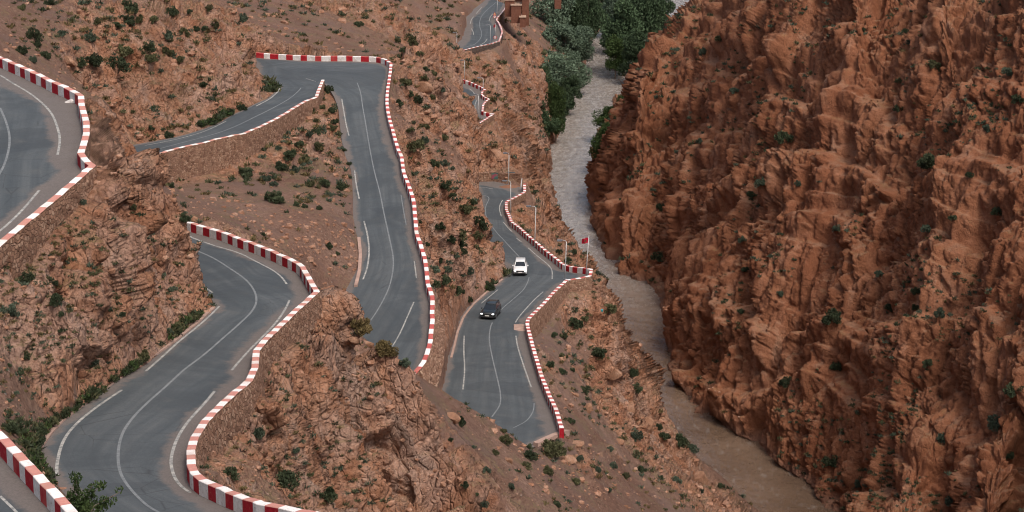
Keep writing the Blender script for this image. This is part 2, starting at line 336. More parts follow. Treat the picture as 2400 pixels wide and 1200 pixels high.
for lev in (64, 32, 16, 8, 4, 2, 1):
    nt, nl = (NT-1)//lev+1, (NL-1)//lev+1
    ii, jj = np.nonzero(cm); a = np.minimum((ii+lev//2)//lev, nt-1); b = np.minimum((jj+lev//2)//lev, nl-1)
    s = np.zeros((nt, nl)); n = np.zeros((nt, nl)); np.add.at(s, (a, b), cz[ii, jj]); np.add.at(n, (a, b), 1)
    c_m = n > 0; c_z = s/np.maximum(n, 1)
    if Z is None: Z = np.full((nt, nl), c_z[c_m].mean())
    else:
        xi = np.linspace(0, Z.shape[0]-1, nt); yi = np.linspace(0, Z.shape[1]-1, nl)
        x0 = np.minimum(xi.astype(int), Z.shape[0]-2); y0 = np.minimum(yi.astype(int), Z.shape[1]-2); fx = (xi-x0)[:, None]; fy = (yi-y0)[None]
        Z = (Z[x0][:, y0]*(1-fx)+Z[x0+1][:, y0]*fx)*(1-fy)+(Z[x0][:, y0+1]*(1-fx)+Z[x0+1][:, y0+1]*fx)*fy
    Z = laplace(nt, nl, c_z, c_m, Z, 400 if lev >= 8 else (120 if lev > 1 else 60))
# soften everywhere except on roads and walls
hard = prio >= 3
def blur(A, r, it=1):
    for _ in range(it):
        for ax in (0, 1):
            P = np.pad(A, [(r, r) if q == ax else (0, 0) for q in (0, 1)], mode='edge')
            S = np.cumsum(P, axis=ax); S = np.concatenate([np.zeros_like(np.take(S, [0], ax)), S], ax)
            n = A.shape[ax]
            A = (np.take(S, range(2*r+1, 2*r+1+n), ax)-np.take(S, range(0, n), ax))/(2*r+1)
    return A
for _ in range(3):
    B_ = blur(Z, 2); Z = np.where(hard, Z, B_)
RM = blur((prio >= 5).astype(float), 1)            # road mask
NEAR = blur((prio >= 3).astype(float), 5, 2)       # nearness of roads and walls
# ---------------------------------------------------------------- mesh helpers and materials
def tagp(o, label=None, cat=None, group=None, kind=None):
    for k, v in (('label', label), ('category', cat), ('group', group), ('kind', kind)):
        if v: o[k] = v
    return o
def link(name, me, mats=(), parent=None):
    o = bpy.data.objects.new(name, me); C.objects.link(o)
    for m in mats: me.materials.append(m)
    if parent: o.parent = parent
    return o
def mesh_np(name, V, F, smooth_=False, midx=None):
    """V Nx3, F Mx4 or Mx3 array"""
    me = bpy.data.meshes.new(name); V = np.asarray(V, np.float32); F = np.asarray(F, np.int32); k = F.shape[1]
    me.vertices.add(len(V)); me.vertices.foreach_set('co', V.ravel())
    me.loops.add(F.size); me.loops.foreach_set('vertex_index', F.ravel())
    me.polygons.add(len(F)); me.polygons.foreach_set('loop_start', np.arange(0, F.size, k, dtype=np.int32))
    if midx is not None: me.polygons.foreach_set('material_index', np.asarray(midx, np.int32))
    me.polygons.foreach_set('use_smooth', np.full(len(F), smooth_, bool))
    me.update(calc_edges=True); me.validate(); return me
def mesh_py(name, V, F, mi=None, smooth_=False):
    me = bpy.data.meshes.new(name); me.from_pydata([tuple(map(float, v)) for v in V], [], F)
    if mi is not None: me.polygons.foreach_set('material_index', np.asarray(mi, np.int32))
    if smooth_: me.polygons.foreach_set('use_smooth', [True]*len(F))
    me.update(); return me
def empty(name, loc=(0, 0, 0), rz=0.0):
    o = bpy.data.objects.new(name, None); C.objects.link(o); o.location = loc; o.rotation_euler = (0, 0, rz); o.empty_display_size = 0.3; return o
def grid_faces(n, m):
    i = np.arange(n-1)[:, None]*m; j = np.arange(m-1)[None]; a = (i+j).ravel()
    return np.stack([a, a+m, a+m+1, a+1], 1)

class NT_:
    def __init__(s, name, rough=0.9, spec=0.2):
        s.m = bpy.data.materials.new(name); s.m.use_nodes = True; s.t = s.m.node_tree; s.n = s.t.nodes; s.l = s.t.links
        s.b = s.n['Principled BSDF']; s.b.inputs['Roughness'].default_value = rough; s.b.inputs['Specular IOR Level'].default_value = spec
        s.co = s.n.new('ShaderNodeNewGeometry').outputs['Position']
    def map(s, scale, rot=(0, 0, 0), src=None):
        k = s.n.new('ShaderNodeMapping'); k.inputs['Scale'].default_value = scale; k.inputs['Rotation'].default_value = rot; s.l.new(src or s.co, k.inputs[0]); return k.outputs[0]
    def noise(s, scale, detail=5, rough=0.6, co=None, dist=0.0, typ=None):
        k = s.n.new('ShaderNodeTexNoise'); k.inputs['Scale'].default_value = scale; k.inputs['Detail'].default_value = detail; k.inputs['Roughness'].default_value = rough; k.inputs['Distortion'].default_value = dist
        s.l.new(co or s.co, k.inputs['Vector']); return k.outputs[0]
    def vor(s, scale, feat='F1', co=None, out='Distance', rnd=1.0):
        k = s.n.new('ShaderNodeTexVoronoi'); k.feature = feat; k.inputs['Scale'].default_value = scale; k.inputs['Randomness'].default_value = rnd
        s.l.new(co or s.co, k.inputs['Vector']); return k.outputs[out]
    def ramp(s, fac, stops, interp='LINEAR'):
        k = s.n.new('ShaderNodeValToRGB'); k.color_ramp.interpolation = interp; e = k.color_ramp.elements
        while len(e) < len(stops): e.new(0.5)
        for x, (p, c) in zip(e, stops):
            x.position = p; x.color = (c, c, c, 1) if not hasattr(c, '__len__') else (*c, 1)
        s.l.new(fac, k.inputs[0]); return k.outputs[0]
    def mix(s, fac, a, b, mode='MIX'):
        k = s.n.new('ShaderNodeMix'); k.data_type = 'RGBA'; k.blend_type = mode
        for val, i in ((fac, 0), (a, 6), (b, 7)):
            if hasattr(val, 'node'): s.l.new(val, k.inputs[i])
            else: k.inputs[i].default_value = val if i == 0 else (*val, 1)
        return k.outputs[2]
    def math(s, op, a, b=0.0, c=None):
        k = s.n.new('ShaderNodeMath'); k.operation = op
        for i, val in enumerate((a, b, c)):
            if val is None: continue
            if hasattr(val, 'node'): s.l.new(val, k.inputs[i])
            else: k.inputs[i].default_value = val
        return k.outputs[0]
    def attr(s, name, out='Fac'):
        k = s.n.new('ShaderNodeAttribute'); k.attribute_name = name; return k.outputs[out]
    def color(s, c):
        if hasattr(c, 'node'): s.l.new(c, s.b.inputs['Base Color'])
        else: s.b.inputs['Base Color'].default_value = (*c, 1)
        return s
    def bump(s, h, dist=0.05, strength=1.0):
        k = s.n.new('ShaderNodeBump'); k.inputs['Distance'].default_value = dist; k.inputs['Strength'].default_value = strength
        s.l.new(h, k.inputs['Height']); s.l.new(k.outputs[0], s.b.inputs['Normal']); return s
def plain(name, c, rough=0.6, metal=0.0, spec=0.4, var=0.12, sc=6.0):
    k = NT_(name, rough, spec); k.b.inputs['Metallic'].default_value = metal
    n = k.noise(sc, 4); k.color(k.mix(k.ramp(n, [(0.3, 0.0), (0.7, 1.0)]), tuple(x*(1-var) for x in c), tuple(min(1, x*(1+var)) for x in c))); return k.m

# --- rock and scree of the valley side
def terrain_mat():
    k = NT_('rock_and_scree', 0.95, 0.12)
    zone, rock = k.attr('zone'), k.attr('rock')
    big = k.noise(0.045, 5, 0.62, dist=1.2); med = k.noise(0.35, 6, 0.68); fine = k.noise(2.6, 5, 0.75); mott = k.noise(0.13, 5, 0.65, dist=2.0)
    strat = k.mix(zone, k.noise(0.30, 6, 0.7, co=k.map((1.0, 1.0, 0.34), (0.27, 0.61, 0.0)), dist=0.6), k.noise(0.24, 6, 0.7, co=k.map((1.0, 1.0, 0.30), (0.55, -0.47, 0.0)), dist=0.6))
    gravel = k.ramp(big, [(0.30, (0.165, 0.092, 0.068)), (0.5, (0.225, 0.135, 0.102)), (0.70, (0.28, 0.182, 0.142))])
    gravel = k.mix(k.ramp(mott, [(0.52, 0.0), (0.66, 0.8)]), gravel, (0.21, 0.148, 0.116))
    gravel = k.mix(k.ramp(fine, [(0.35, 0.75), (0.6, 0.0)]), gravel, (0.11, 0.062, 0.045))
    peb = k.vor(2.3); pc = k.vor(2.3, out='Color')
    ps = k.ramp(peb, [(0.16, 1.0), (0.26, 0.0)]); sep = k.n.new('ShaderNodeSeparateColor'); k.l.new(pc, sep.inputs[0])
    ps2 = k.math('MULTIPLY', ps, k.ramp(sep.outputs[0], [(0.55, 0.0), (0.6, 0.8)]))
    gravel = k.mix(ps2, gravel, k.ramp(sep.outputs[1], [(0.0, (0.26, 0.13, 0.08)), (0.5, (0.42, 0.27, 0.20)), (1.0, (0.33, 0.27, 0.24))]))
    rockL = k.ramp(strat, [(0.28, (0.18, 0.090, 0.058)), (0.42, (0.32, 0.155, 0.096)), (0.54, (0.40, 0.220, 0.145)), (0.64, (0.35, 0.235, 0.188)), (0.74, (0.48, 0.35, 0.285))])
    rockL = k.mix(k.ramp(mott, [(0.52, 0.0), (0.68, 0.45)]), rockL, (0.24, 0.180, 0.155))
    pk = k.noise(0.075, 4, 0.6, dist=1.5); rockL = k.mix(k.ramp(pk, [(0.50, 0.0), (0.62, 0.6)]), rockL, (0.40, 0.275, 0.225))
    gravel = k.mix(k.ramp(pk, [(0.36, 0.75), (0.50, 0.0)]), gravel, (0.165, 0.110, 0.094))
    rockL = k.mix(k.ramp(med, [(0.34, 0.6), (0.5, 0.0)]), rockL, (0.19, 0.075, 0.035))
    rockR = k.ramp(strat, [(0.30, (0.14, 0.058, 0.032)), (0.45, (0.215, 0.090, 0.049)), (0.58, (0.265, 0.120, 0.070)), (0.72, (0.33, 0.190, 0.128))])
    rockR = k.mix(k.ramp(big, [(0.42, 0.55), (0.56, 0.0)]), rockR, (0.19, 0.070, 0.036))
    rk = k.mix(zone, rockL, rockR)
    rk = k.mix(k.ramp(fine, [(0.32, 0.5), (0.5, 0.0)]), rk, (0.12, 0.05, 0.026))
    # fine fractures
    vc = k.vor(0.85, 'DISTANCE_TO_EDGE', co=k.map((1.0, 1.0, 0.5), (0.35, -0.5, 0.0)))
    crack = k.ramp(vc, [(0.0, 1.0), (0.045, 0.0)]); crack = k.math('MULTIPLY', crack, k.ramp(med, [(0.45, 0.0), (0.62, 0.55)]))
    rk = k.mix(crack, rk, (0.07, 0.030, 0.018))
    # dust and dry grass lying on ledges
    geo = k.n.new('ShaderNodeNewGeometry'); sp = k.n.new('ShaderNodeSeparateXYZ'); k.l.new(geo.outputs['Normal'], sp.inputs[0])
    ledge = k.math('MULTIPLY', k.ramp(sp.outputs[2], [(0.66, 0.0), (0.90, 1.0)]), k.ramp(med, [(0.42, 0.0), (0.6, 0.8)]))
    rk = k.mix(k.math('MULTIPLY', ledge, k.math('SUBTRACT', 1.0, k.math('MULTIPLY', zone, 0.30))), rk, (0.27, 0.165, 0.110))
    gr = k.math('MULTIPLY', k.ramp(mott, [(0.50, 0.0), (0.62, 1.0)]), k.ramp(fine, [(0.46, 0.0), (0.56, 0.8)]))
    f = k.ramp(k.math('ADD', rock, k.math('MULTIPLY', k.math('SUBTRACT', med, 0.5), 1.5)), [(0.32, 0.0), (0.55, 1.0)])
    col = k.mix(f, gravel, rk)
    col = k.mix(k.math('MULTIPLY', gr, k.math('MULTIPLY', k.ramp(sp.outputs[2], [(0.5, 0.0), (0.8, 0.75)]), k.attr('green'))), col, (0.155, 0.125, 0.052))
    wet = k.n.new('ShaderNodeSeparateXYZ'); k.l.new(k.co, wet.inputs[0])
    wz = k.math('ADD', wet.outputs[2], k.math('MULTIPLY', med, 2.0))
    col = k.mix(k.ramp(k.math('MULTIPLY', wz, 0.25), [(0.35, 0.7), (0.7, 0.0)]), col, (0.16, 0.085, 0.060))
    k.color(col)
    h = k.math('ADD', k.math('MULTIPLY', k.noise(1.4, 7, 0.72), 1.0), k.math('MULTIPLY', fine, 0.5))
    h = k.math('SUBTRACT', h, k.math('MULTIPLY', crack, 0.5)); h = k.math('ADD', h, k.math('MULTIPLY', ps, 0.25))
    ve = k.vor(0.55, 'DISTANCE_TO_EDGE', co=k.map((1.0, 1.0, 0.55), (0.27, 0.5, 0.0))); ve2 = k.vor(1.5, 'DISTANCE_TO_EDGE', co=k.map((1.0, 1.0, 0.6), (0.5, -0.4, 0.0)))
    vf = k.vor(1.1, 'F1', co=k.map((1.0, 1.0, 0.6), (0.5, 0.2, 0.3)))
    hr = k.math('ADD', k.math('MULTIPLY', k.math('MINIMUM', ve, 0.10), 5.0), k.math('MULTIPLY', k.math('MINIMUM', ve2, 0.12), 3.2)); hr = k.math('SUBTRACT', hr, k.math('MULTIPLY', vf, 0.8))
    h = k.math('ADD', h, k.math('MULTIPLY', hr, k.math('MULTIPLY', f, k.math('SUBTRACT', 1.0, k.math('MULTIPLY', zone, 0.62)))))
    h = k.math('MULTIPLY', h, k.math('SUBTRACT', 0.72, k.math('MULTIPLY', zone, 0.27)))
    k.bump(h, 0.55, 1.0); return k.m

# ---------------------------------------------------------------- noise in numpy
def hash3(x, y, z, s):
    h = (x.astype(np.int64)*73856093) ^ (y.astype(np.int64)*19349663) ^ (z.astype(np.int64)*83492791) ^ (s*2654435761)
    h = (h ^ (h >> 13))*1274126177; h = h & 0x7fffffff; h = (h ^ (h >> 15))*2246822519 & 0x7fffffff
    return (h & 0xffff).astype(np.float32)/65535.0
def vnoise(P, scale, s):
    Q = P*scale; I = np.floor(Q); F = (Q-I).astype(np.float32); F = F*F*(3-2*F); I = I.astype(np.int64); r = 0
    for a in (0, 1):
        for b in (0, 1):
            for c in (0, 1):
                wgt = (F[:, 0] if a else 1-F[:, 0])*(F[:, 1] if b else 1-F[:, 1])*(F[:, 2] if c else 1-F[:, 2])
                r = r+wgt*hash3(I[:, 0]+a, I[:, 1]+b, I[:, 2]+c, s)
    return r
def fbm(P, scale, oct_, s, gain=0.5):
    r = 0; a = 1.0; t = 0
    for o in range(oct_): r = r+a*vnoise(P+o*17.3, scale*2.03**o, s+o); t += a; a *= gain
    return r/t
def worley(P, scale, s, tilt=0.0):
    """cell noise: returns (edge distance, per-cell id, faceted offset) - each cell is a block with its own height and its own tilted plane"""
    Q = (P*scale).astype(np.float64); I = np.floor(Q).astype(np.int64); F = (Q-I).astype(np.float32)
    f1 = np.full(len(P), 9.0, np.float32); f2 = f1.copy(); idv = np.zeros(len(P), np.float32)
    bx, by, bz = np.zeros_like(f1), np.zeros_like(f1), np.zeros_like(f1)
    for a in (-1, 0, 1):
        for b in (-1, 0, 1):
            for c in (-1, 0, 1):
                if abs(a)+abs(b)+abs(c) == 3: continue
                X, Y, Zz = I[:, 0]+a, I[:, 1]+b, I[:, 2]+c
                hx = hash3(X, Y, Zz, s); hy = np.modf(hx*57.31+0.31)[0]; hz = np.modf(hx*191.7+0.77)[0]
                dx, dy, dz = a+hx-F[:, 0], b+hy-F[:, 1], c+hz-F[:, 2]
                d = dx*dx+dy*dy+dz*dz
                m = d < f1; f2 = np.where(m, f1, np.minimum(f2, d)); f1 = np.where(m, d, f1); idv = np.where(m, hx, idv)
                bx = np.where(m, dx, bx); by = np.where(m, dy, by); bz = np.where(m, dz, bz)
    f1 = np.sqrt(f1); f2 = np.sqrt(f2); h = lambda q: np.modf(idv*q+0.137)[0]*2-1
    fac = bx*h(733.1)+by*h(377.7)+bz*h(915.3)
    return f2-f1, h(531.9)*0.5, fac

# ---------------------------------------------------------------- build the terrain mesh
lnY = np.linspace(L0, L1, NL); tv = np.linspace(T0, T1, NT)
Yg = np.exp(lnY)[None]*np.ones((NT, 1)); Xg = tv[:, None]*Yg
NC, NR = 1440, 1950
dropz = (CAM_H-Z)/Yg                                   # tan of the view angle
ds = np.abs(np.diff(dropz, axis=1))*1.0; dl = np.diff(lnY)[None]
w_ = np.minimum(ds, 0.02)*1.0 + 0.085*np.hypot(dl*np.ones((NT, 1)), np.minimum(np.abs(np.diff(Z, axis=1))/Yg[:, 1:], 0.02))
w_ = blur(w_, 2, 1)
def blur0(A, r):
    P = np.pad(A, [(r, r), (0, 0)], mode='edge'); S_ = np.cumsum(P, axis=0); S_ = np.concatenate([np.zeros_like(S_[:1]), S_], 0)
    return (S_[2*r+1:]-S_[:-2*r-1])/(2*r+1)
w_ = blur0(blur0(blur0(w_, 14), 14), 10)
S = np.concatenate([np.zeros((NT, 1)), np.cumsum(w_, axis=1)], 1); S /= S[:, -1:]
ci = np.linspace(0, NT-1, NC); c0 = np.minimum(ci.astype(int), NT-2); cf = ci-c0
Sc = S[c0]*(1-cf)[:, None]+S[c0+1]*cf[:, None]
sr = np.linspace(0, 1, NR)
J = np.stack([np.interp(sr, Sc[i], np.arange(NL)) for i in range(NC)])
def samp(A, I_, J_):
    i0 = np.clip(I_.astype(int), 0, A.shape[0]-2); j0 = np.clip(J_.astype(int), 0, A.shape[1]-2); fi = np.clip(I_-i0, 0, 1); fj = np.clip(J_-j0, 0, 1)
    return (A[i0, j0]*(1-fj)+A[i0, j0+1]*fj)*(1-fi)+(A[i0+1, j0]*(1-fj)+A[i0+1, j0+1]*fj)*fi
I_ = np.repeat(ci[:, None], NR, 1)
zz = samp(Z, I_, J); yy = np.exp(L0+(L1-L0)*J/(NL-1)); xx = (T0+(T1-T0)*I_/(NT-1))*yy
base = np.stack([xx, yy, zz], 2)
# smooth normals from a blurred height field
Zb = blur(Z, 4, 2)
gy = np.gradient(Zb, axis=1)/np.gradient(Yg, axis=1); gt = np.gradient(Zb, axis=0)/(tv[1]-tv[0])
gx = gt/Yg; gyy = gy - gt*(tv[:, None]/Yg)
slope = samp(np.hypot(gx, gyy), I_, J)
nx = -samp(gx, I_, J); ny = -samp(gyy, I_, J); nz = np.ones_like(nx)
ln = np.sqrt(nx**2+ny**2+nz**2); Nn = np.stack([nx/ln, ny/ln, nz/ln], 2).reshape(-1, 3)
rm = samp(RM, I_, J).ravel(); near = samp(NEAR, I_, J).ravel()
riv_x = np.interp(yy.ravel(), np.maximum.accumulate(np.array(rr)[:, 1]), np.array(rr)[:, 0])
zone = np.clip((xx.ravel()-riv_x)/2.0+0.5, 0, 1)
Pf = base.reshape(-1, 3)
sl = slope.ravel()
# bare rock where steep; scree where gentle
nb = fbm(Pf, 1/22.0, 3, 5)
rock = np.clip((sl-1.05)*1.6+(nb-0.5)*1.8, 0, 1); rock = np.maximum(rock, zone)
def gate(u, v, Y, r):      # a knob of rock around a surveyed point
    c = at(u, v, Y); return np.exp(-(((Pf[:, 0]-c[0])**2+(Pf[:, 1]-c[1])**2)/r**2))
for q in ((830,960,133,13),(930,1080,122,13),(1040,1180,118,10),(760,900,136,7),(1170,355,334,12),(1200,300,425,20),(1500,940,265,14),(1440,860,275,12),(1640,1150,225,12),(540,180,258,16),(600,100,295,18),(850,20,450,30),(1050,60,480,30),(1160,600,250,12),(1130,560,262,8),(1080,720,212,8),(1050,790,200,8),(1260,430,390,25),(300,600,124,12),(400,600,133,12),(330,470,131,12),(250,400,122,9),(230,290,140,8),(150,780,104,11),(60,800,98,10),(260,780,115,10),(400,740,127,9),(740,610,188,10),(800,560,200,8),(800,660,190,7),(470,220,240,12),(580,200,262,12),(400,260,226,10),(1250,480,345,14),(1330,600,300,8),(1100,300,303,10)):
    rock = np.maximum(rock, np.clip(gate(*q)*2.0*(0.55+0.9*nb), 0, 1))
rock *= np.clip(1-rm*1.5, 0, 1)
calm = np.ones(len(Pf))
for q in ((800,745,155,6),(870,800,156,5),(60,1060,92,7),(180,1180,80,7),(250,1230,78,6),(110,1120,86,7),(1150,130,520,9),(560,450,205,16),(660,500,200,12)):
    calm *= 1-0.85*np.clip(gate(*q)*1.6, 0, 1)
rock *= np.maximum(calm, zone)
warp = np.stack([fbm(Pf, 0.06, 2, 31), fbm(Pf, 0.06, 2, 47), fbm(Pf, 0.06, 2, 59)], 1)-0.5
Pw = Pf+warp*9
D = np.zeros(len(Pf), np.float32)
R = zone > 0.02
def rotm(ax, a): return np.array(Matrix.Rotation(a, 3, ax))
def block(Q, size, s, hgt, tilt, crack, cw=0.12):
    e, idv, fac = worley(Q, 1.0/size, s)
    s_ = np.clip(e/(cw*1.6), 0, 1); s_ = s_*s_*(3-2*s_)
    return (hgt*idv + tilt*fac)*s_ - crack*(1-s_)
def frame(e1, ref=(0, 0, 1)):
    e1 = np.array(e1, float); e1 /= np.linalg.norm(e1); e2 = np.cross(e1, ref); e2 /= np.linalg.norm(e2); return np.stack([e1, e2, np.cross(e1, e2)], 1)
def jig(P, s, f=0.6):
    return np.stack([fbm(P, f, 2, s), fbm(P, f, 2, s+10), fbm(P, f, 2, s+20)], 1)-0.5
def smoothstep(x): x = np.clip(x, 0, 1); return x*x*(3-2*x)
# right wall: ribs and cracks running down the face, cut by slanting ledges
PR = Pf[R]; Q = (PR+warp[R]*6) @ frame((-0.40, -0.48, -0.78))
Q = Q*np.array([0.24, 1.0, 1.0]); big = fbm(PR @ frame((-0.40, -0.48, -0.78))*np.array([0.5, 1, 1]), 1/22.0, 2, 71)
mod = np.clip(fbm(PR, 1/17.0, 2, 91)*3.4-1.0, 0.0, 1.0)
Qn = Q + 0.7*jig(PR, 131, 0.5)
d1 = block(Q, 8.5, 3, 1.9, 2.1, 1.1, 0.17)
d2 = block(Qn*np.array([1.3, 1, 1]), 3.2, 9, 0.85, 1.1, 0.85, 0.12)
d3 = block(Qn*np.array([1.7, 1, 1]), 1.5, 13, 0.50, 0.62, 0.50, 0.13)
d4 = block(Qn*np.array([2.2, 1, 1]), 0.75, 17, 0.27, 0.32, 0.26, 0.17)
d5 = 0.0
Qr = Q*np.array([0.6, 1, 1]); rb1 = np.abs(fbm(Qr, 1/9.0, 2, 401)-0.5); rb2 = np.abs(fbm(Qr, 1/3.6, 2, 411)-0.5)
ribs = 2.1*np.clip(rb1*5, 0, 1)**0.7 + 0.7*np.clip(rb2*5, 0, 1)**0.7*(1.2-mod) - 2.0
lq = (PR+warp[R]*16) @ np.array([0.57, 0.40, 0.70])/13.0 + 0.35*fbm(PR, 1/30.0, 2, 231); fr = lq-np.floor(lq)
lh = hash3(np.floor(lq).astype(np.int64), np.zeros(len(lq), int), np.zeros(len(lq), int), 5)
ledge_ = (smoothstep(fr/0.85)*smoothstep((1-fr)/0.14))*(0.6+1.5*lh)*1.2
lq2 = (PR+warp[R]*10) @ np.array([0.60, 0.30, 0.74])/4.7; fr2 = lq2-np.floor(lq2)
ledge2 = (smoothstep(fr2/0.8)*smoothstep((1-fr2)/0.12))*0.8*(1-mod)
D[R] = ((big-0.5)*6 + ribs + d1*1.2 + ledge_ + ledge2 - 0.5 + d2*(0.45+0.75*mod) + d3*(0.35+0.9*mod) + d4*(0.6+0.6*mod) + d5)*zone[R]
# left side
Lm = ~R
PL = Pf[Lm]; rk = rock[Lm]; FL = frame((0.58, -0.22, -0.78))
Q = (PL+warp[Lm]*5) @ FL; Q = Q*np.array([0.5, 1.0, 1.0]); Qm = Q + 0.9*jig(PL, 161, 0.7)
e1_ = block(Qm, 5.2, 23, 1.7, 2.8, 0.9, 0.10); e2_ = block(Qm*np.array([1.1, 1, 1]), 1.9, 29, 0.6, 0.85, 0.45, 0.12); e3_ = block(Qm*np.array([1.8, 1, 1]), 0.75, 37, 0.22, 0.28, 0.16, 0.14); e4_ = block(PL, 0.40, 39, 0.12, 0.15, 0.05, 0.15)
outc = np.zeros(len(PL))
for q in ((800,1010,135.5,4.5),(870,1070,138,6),(940,1130,138,6),(750,990,132,3.5),(1000,1180,137,6)): outc = np.maximum(outc, gate(*q)[Lm])
outc = np.clip(outc*1.7, 0, 1); e0_ = block(Q*np.array([0.6, 1, 1]), 4.6, 27, 3.4, 3.4, 1.6, 0.09)
gen = (fbm(PL, 1/16.0, 3, 41)-0.5)*2.0 + (fbm(PL, 1/3.0, 3, 43)-0.5)*0.4
clod = np.clip(fbm(PL, 1/7.0, 2, 57)*3-1.5, 0, 1)
sq_ = (PL+warp[Lm]*6) @ np.array([0.62, 0.72, 0.26]); q1 = sq_/5.2; q1f = q1-np.floor(q1); q2 = (sq_+1.3*fbm(PL, 0.25, 2, 301))/1.9; q2f = q2-np.floor(q2)
hh = hash3(np.floor(q1).astype(np.int64), np.zeros(len(q1), int), np.zeros(len(q1), int), 15); hh2 = hash3(np.floor(q2).astype(np.int64), np.zeros(len(q2), int), np.zeros(len(q2), int), 25)
sm = np.clip(fbm(PL, 1/9.0, 2, 311)*3-1.0, 0.15, 1)
strata = smoothstep(q1f/0.9)*smoothstep((1-q1f)/0.06)*(0.5+1.6*hh)*1.15 + smoothstep(q2f/0.85)*smoothstep((1-q2f)/0.10)*(0.4+1.2*hh2)*0.55 - 0.9
D[Lm] = (gen*(0.5+0.5*rk) + rk*(e1_+e2_*(1-0.55*outc)) + 0.6*rk*sm*strata*(1+1.6*outc) + outc*np.minimum(e0_, 0.7) + (e3_+e4_)*(0.30+0.70*np.maximum(rk, clod*0.5)) + clod*0.2*e2_)*(0.25+0.75*calm[Lm])
lowz = np.clip(Pf[:, 2]/9.0, 0, 1); D = np.where(zone > 0.5, D, D*(0.25+0.75*lowz)-0.9*(1-lowz)).astype(np.float32)
fade = np.clip(1-rm*2.2, 0, 1)*(1-0.96*np.clip(near*2.6, 0, 1))
D *= fade
D = np.clip(D, -6, 6)
# ground next to a road never rises over the asphalt
VT = Pf + Nn*D[:, None]
GZ = VT[:, 2].reshape(NC, NR)
me = mesh_np('hillside', VT, grid_faces(NC, NR), True)
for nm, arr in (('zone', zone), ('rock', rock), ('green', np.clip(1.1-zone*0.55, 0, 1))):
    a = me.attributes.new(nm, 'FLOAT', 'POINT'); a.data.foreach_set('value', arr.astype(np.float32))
rf_ = rock.reshape(NC, NR)[:-1, :-1].ravel() if False else rock[grid_faces(NC, NR)[:, 0]]
if len(me.polygons) == len(rf_): me.polygons.foreach_set('use_smooth', (rf_ < 1.8) | (zone[grid_faces(NC, NR)[:, 0]] > 0.5))
M_TERR = terrain_mat()
hill = link('hillside', me, [M_TERR]); tagp(hill, 'red rock and scree valley sides of the gorge', None, None, 'structure')

# surface lookup by ray casting from the camera
bpy.context.view_layer.update()
CAMO = Vector((0, 0, CAM_H))
def hit(u, v, obj=None):
    """world point on the terrain (or given object) seen along sight line (u,v)"""
    o = obj or hill; d = (Vector(at(u, v, 100.0))-CAMO).normalized()
    ok, loc, nor, _ = o.ray_cast(CAMO, d)
    return (loc, nor) if ok else (None, None)
# ---------------------------------------------------------------- river
def water():
    k = NT_('muddy_river_water', 0.12, 0.6)
    foam_sheen = k.noise(0.9, 7, 0.75, co=k.map((0.8, 0.35, 1.0), (0, 0, -0.25)), dist=0.3); big = k.noise(0.06, 3, 0.5)
    base = k.ramp(big, [(0.35, (0.105, 0.070, 0.047)), (0.65, (0.16, 0.110, 0.078))])
    sx = k.n.new('ShaderNodeSeparateXYZ'); k.l.new(k.co, sx.inputs[0]); rap_sheen = k.ramp(k.math('MULTIPLY', sx.outputs[1], 0.001), [(0.36, 0.0), (0.44, 1.0), (0.60, 0.8)])
    fo = k.math('MULTIPLY', k.ramp(foam_sheen, [(0.25, 0.20), (0.72, 0.80)]), rap_sheen); fl = k.ramp(foam_sheen, [(0.58, 0.0), (0.75, 0.5)])  # upstream, silvery sky sheen is put into the colour along with riffle foam
    k.color(k.mix(k.math('MAXIMUM', fo, fl), base, (0.46, 0.45, 0.44)))
    k.l.new(k.ramp(foam_sheen, [(0.5, 0.22), (0.7, 0.5)]), k.b.inputs['Roughness'])
    h = k.math('ADD', k.noise(0.7, 4, 0.6, co=k.map((1.0, 0.5, 1.0), (0, 0, -0.2)), dist=1.0), k.math('MULTIPLY', k.noise(0.35, 3, 0.5), 1.5))
    k.bump(h, 0.20, 0.9); return k.m
n = 120
ra2, rb2 = match(rr, rl, n)
V = []
for a, b in zip(ra2, rb2):
    a2 = a+(a-b)*0.0+np.array([14, 0, 0]); b2 = b-np.array([14, 0, 0])
    for s in np.linspace(0, 1, 9):
        p = a2*(1-s)+b2*s; V.append((p[0], p[1], 0.0))
F = grid_faces(n, 9)[:, ::-1]
tagp(link('river', mesh_np('river', V, F), [water()]), 'muddy brown river in the gorge floor', kind='structure')
